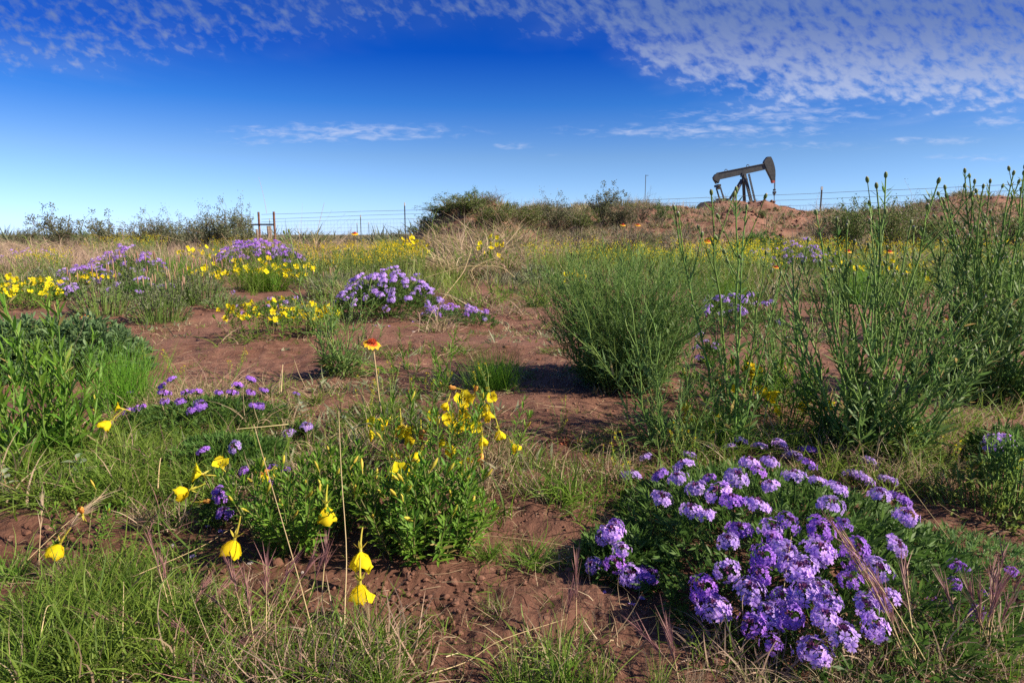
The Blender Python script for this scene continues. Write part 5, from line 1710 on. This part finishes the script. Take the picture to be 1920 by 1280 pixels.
rows = '''60,945,220,95,g,wide green grass tuft at the left edge above the crumbly soil
165,925,180,110,g,green grass tuft around the silvery seedling at left
235,935,150,100,g,green grass tuft right of the silvery seedling
20,905,150,100,g,green grass tuft under the light green stalks at the left edge
300,885,140,110,m,straw mixed tuft between leafy mat and violet verbena row
250,880,130,110,g,dark green tuft below the single drooping yellow flower
390,850,120,70,g,green tuft under the violet verbena row
350,900,90,60,g,thin green tuft left of the open yellow primrose flower
320,985,140,95,m,curled brownish tuft above the white stone at left
270,985,90,80,d,curled dry tuft beside the brownish one at left
200,1135,200,165,g,large blue green tuft in the left foreground
250,1110,120,130,g,upright green tuft right of the large blue green one
95,1195,130,110,g,green tuft near the bent dry straw at left
25,1085,120,80,g,small tuft at the left edge below the crumbly soil
120,1085,110,70,d,sparse dry tuft below the yellow bell at far left
180,1275,230,190,g,bushy green tuft at the bottom left
310,1265,210,180,g,tall green tuft at the bottom, third from the left corner
270,1200,150,120,l,light green tuft behind the bottom left tufts
40,1295,180,150,g,green tuft in the bottom left corner
400,1285,190,160,m,purplish mixed tuft at the bottom left of centre
470,1235,150,110,m,mixed tuft under the pinkish dry grass
520,1295,180,160,m,mixed tuft left of the long straw at the bottom
590,1270,170,170,m,straw and green tuft left of centre at the bottom
660,1290,150,150,m,curly straw tuft below the front yellow bell
640,1205,120,100,d,thin dry tuft left of the front yellow bell
720,1310,120,110,g,small green tuft at the bottom centre left
345,1130,110,90,m,low mixed tuft on the brown soil under the white stone
430,1150,130,90,d,flattened dry tuft with pinkish stems left of centre
1055,945,140,120,g,fine green tuft on dark soil between centre and verbena mound
985,925,110,100,m,mixed tuft right of the central primrose
905,930,150,120,d,dry tangled tuft at the right of the central primrose
940,870,110,100,d,dry tuft behind the tangled one right of the central primrose
850,880,120,90,d,dry tuft under the central yellow flowers
760,880,110,80,m,mixed tuft left under the central yellow flowers
560,905,110,100,d,dark dry tuft between violet sprigs and lone verbena head
600,880,90,70,m,mixed tuft behind the front left primrose
1000,1060,130,70,g,low green tuft right of the dense front primrose
915,1050,110,60,g,low green tuft at the right foot of the dense front primrose
1060,1060,90,60,m,small tuft left of the small purple verbena
1050,1300,130,190,l,tall light green tuft at the bottom right of centre
1000,1290,120,110,l,light green tuft left of the tall bottom one
1120,1300,120,130,l,light green tuft right of the tall bottom one
930,1150,90,50,m,flat tuft on dark soil in the lower centre
960,1300,110,90,g,short green tuft at the bottom centre
1230,1310,80,130,l,upright blades at the bottom below the left verbena heads
1300,1310,90,90,d,dry tuft at the bottom left of the lone straw
1420,1310,130,110,d,dry tuft at the bottom by the lone straw
1560,1310,150,110,d,dry tuft under the lowest verbena head
1660,1300,170,140,d,straw tuft below the right verbena heads
1760,1290,170,130,d,straw tuft between the purple awned grasses
1870,1290,160,140,m,mixed tuft in the bottom right corner
1850,1210,140,90,g,green tuft in shade right of the purple awned grass
1740,1190,100,60,d,thin dry tuft at the right foot of the verbena mound
1700,905,130,110,d,dry straw tuft at the foot of the tallest stalks
1780,930,130,100,d,dry straw tuft left of the small leaved weed
1160,900,130,80,d,thin dry tuft behind the left verbena heads
1105,835,90,50,k,flat dark tuft on the shaded soil below the feathery bush
1160,815,70,45,k,small dark tuft below the feathery bush
720,775,90,55,g,small green tuft behind the lone violet head
590,760,80,60,l,bright small tuft right of the violet verbena row
500,745,100,60,m,thin tuft between violet verbena row and shaded soil
470,790,110,70,m,thin tuft behind the dark verbena foliage
330,770,130,100,d,dry tuft left of the violet verbena row
400,750,140,90,d,dry tuft behind the violet verbena row
855,662,75,45,k,dark flat tuft on bare soil left of the central green tuft
735,668,60,40,k,dark flat tuft right of the firewheel flower
1030,662,45,30,k,dead dark tuft on bare soil left of the feathery bush
690,660,60,45,k,dark flat tuft behind the firewheel flower
820,620,110,80,d,sparse dry tuft on bare soil below the trailing verbena
960,590,140,50,d,low dry tuft at the near edge of the weeds in the centre
900,575,120,60,m,low mixed tuft right of the trailing verbena
1010,575,100,55,g,low green tuft left of the primroses by the feathery bush
620,620,80,50,k,dark sprawl at the left foot of the round verbena mound
455,640,90,45,k,flat dark tuft at the left foot of the golden primroses
200,860,160,130,l,pale green tuft under the light green stalks
60,860,150,140,g,deep green tuft below the light green stalks
1340,860,130,90,g,green tuft at the back left of the verbena mound
1440,850,140,100,g,green tuft at the back of the verbena mound
1560,870,150,100,m,mixed tuft at the back right of the verbena mound
1250,1010,90,50,g,small green tuft between the two foreground verbenas
1540,640,130,60,d,dry tuft at the far edge of bare soil right of centre
1270,640,90,50,d,straw tuft at the right side of the feathery bush
1480,900,90,60,m,thin mixed tuft inside the verbena mound'''
for row in rows.splitlines():
    u, v, w, h, t, lab = row.split(',', 5)
    u, v, w, h = float(u), float(v), float(w), float(h)
    if v > 1283:
        h += (v - 1283); 
    p = gp(u, v); k = p[1] / 1280 / CP
    single('grass_tuft', GT[t][rng.integers(len(GT[t]))], lab, 'grass tuft', p, U(0, 6.28), (w * k / (HT[t] * 1.1), w * k / (HT[t] * 1.1), h * k / (HT[t] * .95)))
rows = '''845,520,150,90,b,big tan bunchgrass in front of the mound beside the yellow primroses
905,500,140,100,b,tall tan bunchgrass at the right foot of the mound
960,520,130,70,b,tan bunchgrass with arching stems right of the mound foot
800,515,110,60,b,tan bunchgrass at the left foot of the mound
1010,500,120,80,b,tan bunchgrass in the dip right of the mound
860,480,140,80,b,tan bunchgrass higher on the front of the mound
940,470,130,80,b,tan bunchgrass under the twiggy mound shoulder
1060,495,120,60,b,tan bunchgrass left of the bank stalks
590,480,90,60,b,tan bunchgrass with long whips below the woven wire
465,480,130,60,b,tan bunchgrass leaning by the pipe corner
380,475,120,45,b,tan bunchgrass below the dense skyline thicket
300,480,120,50,b,tan bunchgrass behind the bright tuft at left
220,478,150,50,b,tan bunchgrass in the middle of the pale left band
140,480,150,48,b,tan bunchgrass at the left of the pale band
60,485,160,55,b,tan bunchgrass nearest the left edge in the pale band
1480,540,130,70,b,tan bunchgrass in front of the violet verbena clump at right
1430,560,110,60,b,tan bunchgrass behind the bare soil right of centre
1700,520,150,80,b,tan bunchgrass behind the gap of the tall clumps
1540,560,120,60,b,tan bunchgrass at the right end of the bare soil
660,560,120,55,b,tan bunchgrass behind the round verbena mound
1110,540,120,60,b,tan bunchgrass behind the feathery bush'''
for row in rows.splitlines():
    u, v, w, h, t, lab = row.split(',', 5)
    u, v, w, h = float(u), float(v), float(w), float(h)
    p = gp(u, v); k = p[1] / 1280 / CP
    single('bunchgrass', GT[t][rng.integers(len(GT[t]))], lab, 'bunchgrass', p, U(0, 6.28), (w * k / .5, w * k / .5, h * k / .55))


# ------------------------------------------------------------------ long straws and awned grasses
def straw(P, label, Y=None, r=.0013, mat=None, name='dry_straw'):
    """P = pixels with a forward distance each"""
    pts = np.array([pt(*q) for q in P])
    g = pts[0].copy()
    tt = np.linspace(0, 1, 14); s = np.linspace(0, 1, len(P))
    path = np.stack([np.interp(tt, s, pts[:, i]) for i in range(3)], -1)
    for _ in range(2):
        path[1:-1] = (path[:-2] + 2 * path[1:-1] + path[2:]) / 4
    b = B(); tubes(b, path - g, np.linspace(r, r * .5, 14) * (.8 if r < .003 else 1), mat or M_STRAW, 5)
    single(name, b.mesh(name), label, 'straw', g)


for P, lab, r in (
    ([(648, 1290, .86), (645, 1150, .93), (652, 1040, 1.0), (640, 900, 1.1), (635, 770, 1.2)], 'longest upright straw in the front centre', .0013),
    ([(615, 1290, .86), (590, 1200, .90), (565, 1100, .98), (530, 980, 1.08), (500, 880, 1.18), (476, 795, 1.25)], 'slanting straw leaning left across the front left primrose', .0015),
    ([(540, 795, 1.5), (500, 799, 1.45), (443, 804, 1.4)], 'pale straw lying level above the dark verbena foliage', .0013),
    ([(1452, 1290, .80), (1462, 1180, .86), (1472, 1080, .93), (1484, 1005, 1.0)], 'lone upright straw in front of the verbena mound', .0011),
    ([(1100, 1030, 1.18), (1000, 1012, 1.2), (900, 1002, 1.22), (840, 1000, 1.22)], 'level straw lying right of the dense front primrose', .0009),
    ([(60, 1280, .82), (75, 1200, .87), (86, 1135, .92), (101, 1133, .92)], 'bent straw with a kinked top at the bottom left', .0013),
    ([(0, 1255, .83), (50, 1262, .84), (110, 1280, .83)], 'straw lying on the grass in the bottom left corner', .0013),
    ([(230, 1290, .82), (230, 1180, .90), (232, 1090, 1.0)], 'thin upright straw in the bottom left tufts', .0011),
    ([(296, 915, 1.45), (298, 880, 1.5), (301, 858, 1.52)], 'pale stub of a broken stalk left of the violet verbena', .0022),
    ([(527, 735, 2.2), (529, 705, 2.3), (530, 683, 2.35)], 'dry stub right of the violet verbena row', .002),
    ([(575, 730, 2.2), (560, 700, 2.3), (552, 675, 2.35)], 'leaning dry stub on the shaded soil left of centre', .0018),
    ([(900, 1250, .86), (850, 1215, .9), (820, 1190, .93)], 'short straw on the soil in the lower centre', .0012),
    ([(800, 1265, .84), (880, 1240, .88), (930, 1200, .9), (1060, 1160, .96)], 'yellow straw lying across the dark soil in the lower centre', .0012),
    ([(250, 1080, 1.05), (380, 1025, 1.15), (440, 985, 1.25), (495, 965, 1.3)], 'pale straw propped against the front left primrose', .0009),
    ([(1700, 880, 1.7), (1630, 820, 1.8), (1565, 770, 1.9)], 'pale pink straw slanting over the foot of the tallest stalks', .0014),
    ([(1780, 1010, 1.2), (1690, 890, 1.4), (1600, 820, 1.6)], 'long dry straw slanting behind the verbena mound', .001),
    ([(460, 500, 7.5), (435, 465, 8), (415, 438, 8.3)], 'leaning dry straw left of the pipe corner', .006),
    ([(900, 545, 6.6), (880, 505, 6.8), (935, 480, 6.9)], 'arching straw crossing the weeds right of the round verbena', .0045),
    ([(800, 520, 7), (870, 498, 7), (940, 498, 7), (965, 520, 7)], 'low arched straw right of the round verbena mound', .0045),
    ([(830, 560, 6.2), (870, 510, 6.5), (885, 465, 6.8)], 'straw leaning up in front of the mound', .0045),
    ([(880, 480, 9), (830, 455, 9.3), (780, 440, 9.6), (700, 438, 10)], 'long arched straw left of the mound', .005),
    ([(500, 400, 10), (495, 370, 10), (485, 332, 10)], 'hair thin tall grass stem above the pipe corner', .003),
    ([(590, 470, 10), (598, 420, 10), (608, 380, 10)], 'thin grass stem in front of the woven wire', .004),
):
    straw(P, lab, r=r)


def awned(u, v, tips, label, mat=None, Y0=None):
    g = gp(u, v) if Y0 is None else np.array([*pt(u, v, Y0)[:2], 0.0])
    if Y0 is not None: g[2] = float(H(g[0], g[1], False))
    root = thing('awned_grass', label, 'grass', g)
    for (tu, tv, dy) in tips:
        e = pt(tu, tv, g[1] + dy) - g
        s = np.array([U(-.02, .02), U(-.02, .02), 0])
        t = np.linspace(0, 1, 8)[:, None]
        p = s + (e - s) * t + np.array([0, 0, 1]) * np.sin(t * PI) * .04 * np.linalg.norm(e)
        b = B()
        tubes(b, p, np.linspace(.0009, .0005, 8), M_STRAW, 4)
        o = part('stem', b.mesh('stem'), root)
        n = 30
        k = U(.50, 1.0, n)
        base = np.stack([np.interp(k, t[:, 0], p[:, i]) for i in range(3)], -1)
        b = B()
        strips(b, base, nrm(p[-1] - p[-3]) + rng.normal(size=(n, 3)) * .17, U(.02, .05, n), .0014, mat or M_AWN, .05, 3)
        part('awns', b.mesh('awns'), o, kind='stuff')
    return root


awned(1735, 1290, [(1580, 1000, .05), (1600, 1030, .06), (1560, 980, .1), (1640, 1080, .05), (1700, 1060, .15), (1690, 1050, .12), (1660, 1120, .05)], 'tan awned grass arching left over the right verbena heads')
awned(1850, 1275, [(1815, 1100, .05), (1838, 1105, .04), (1865, 1090, .06), (1880, 1040, .08), (1885, 1085, .02), (1905, 1100, .03), (1775, 1110, .06), (1862, 1060, .1)], 'purple awned grass standing upright in the bottom right corner')
awned(1300, 1290, [(1250, 1175, .05), (1200, 1180, .06), (1260, 1210, .02)], 'thin purplish awned grass lying below the small purple verbena')
awned(1075, 1200, [(1080, 1065, .02), (1068, 1120, .0)], 'single purplish grass stem left of the small purple verbena')
awned(330, 1200, [(180, 1155, -.02), (230, 1150, .0), (380, 1100, .05), (440, 1085, .06), (300, 1040, .1), (285, 1020, .1)], 'pinkish awned grass sprawling in the left foreground')
awned(480, 1230, [(500, 1060, .03), (430, 1060, .06), (545, 1060, .04), (585, 1050, .05), (460, 1090, .02), (400, 1120, .04)], 'pinkish awned grass in front of the left primrose clump')
awned(590, 1130, [(600, 1060, .02), (612, 1020, .03)], 'short pink stem grass below the gap between the primrose clumps')
awned(420, 1290, [(330, 1170, .02), (420, 1180, .03), (455, 1200, .0), (480, 1190, .02)], 'drooping purplish grass at the bottom left of centre', Y0=.9)
awned(700, 1290, [(690, 1160, .0), (750, 1250, .02), (745, 1180, .04)], 'dry curled seed grass at the bottom below the front yellow bell', M_DRY, Y0=.9)
awned(60, 1060, [(160, 960, .05), (80, 940, .06), (190, 930, .1)], 'wispy pinkish grass over the crumbly soil at the left', M_DRY2)
awned(560, 470, [(622, 395, 0), (648, 400, 0), (660, 405, 0), (567, 380, 0)], 'tall wispy seed grass in front of the woven wire', M_DRY2, Y0=12)

# ------------------------------------------------------------------ stones, clods, fallen petals
V, F = clod_template()
def clod_mesh(name, seed, mat, jag=.2):
    global rng
    keep = rng; rng = np.random.default_rng(seed)
    b = B(); clods(b, np.zeros((1, 3)), [1.0], mat, .7, jag)
    rng = keep
    return b.mesh(name, False)
ST = [clod_mesh('stone', 900 + k, M_STONE, .12) for k in range(2)]
CM = [clod_mesh('soil_clod', 910 + k, M_CLOD) for k in range(5)]
for (u, v, w, lab) in ((325, 1024, 14, 'white stone on brown soil between left grass and the primrose clump'), (567, 1075, 7, 'tiny pale stone below the front primrose clump'), (775, 623, 6, 'small pale stone on bare soil below the round verbena'), (470, 1058, 12, 'pinkish stone below the left yellow bell')):
    p = gp(u, v); k = p[1] / 1280 / CP
    single('stone', ST[rng.integers(2)], lab, 'stone', p + (0, 0, .001), U(0, 6.28), w * k)
for (u, v, w) in ((588, 1140, 26), (622, 1150, 16), (700, 1125, 18), (716, 1140, 16), (690, 1100, 14), (730, 1160, 14), (720, 1105, 13), (745, 1110, 12), (890, 1075, 18), (938, 1075, 14), (900, 1095, 12), (985, 1095, 12), (800, 1165, 16), (815, 1170, 14), (828, 1160, 15), (850, 1170, 13), (805, 1185, 12), (893, 1105, 14), (905, 1107, 12), (1025, 1120, 10),
                  (45, 962, 24), (20, 975, 18), (75, 975, 16), (50, 1000, 22), (95, 990, 20), (70, 1010, 16), (120, 930, 18), (150, 935, 14), (115, 1000, 22), (135, 1010, 16), (90, 1020, 14), (195, 935, 14), (110, 1100, 18), (400, 1060, 14), (385, 1075, 16), (420, 1085, 16), (440, 1080, 12), (455, 1095, 14), (370, 1052, 12), (430, 1115, 15), (475, 1125, 14), (465, 1115, 12), (1540, 1262, 16), (1555, 1245, 12), (1820, 1255, 20), (560, 1110, 12), (540, 1100, 12)):
    p = gp(u, v); k = p[1] / 1280 / CP
    single('soil_clod', CM[rng.integers(5)], 'crumbly red brown soil clod lying on bare ground', 'clod', p + (0, 0, .002), U(0, 6.28), w * k * 1.1, group='loose soil clods')
b = B()
for k in range(5):
    a = k * 1.2566
    strips(b, [(0, 0, .002)], [(math.cos(a), math.sin(a), .15)], .006, .005, M_VPET, 0, 2, 'leaf')
me = b.mesh('fallen_floret')
for (u, v) in ((1198, 1110), (1203, 1128), (1185, 1138), (1130, 1115), (1318, 1235), (1330, 1265), (1300, 1200), (1365, 1215), (1385, 1100), (1640, 1210), (730, 613), (775, 605), (705, 612), (1240, 975), (1210, 980), (362, 1048), (390, 990), (415, 1000)):
    p = gp(u, v)
    single('fallen_floret', me, 'single fallen verbena floret lying on the soil', 'petal', p + (0, 0, .003), U(0, 6.28), 1.0 + .12 * p[1], group='fallen verbena florets')
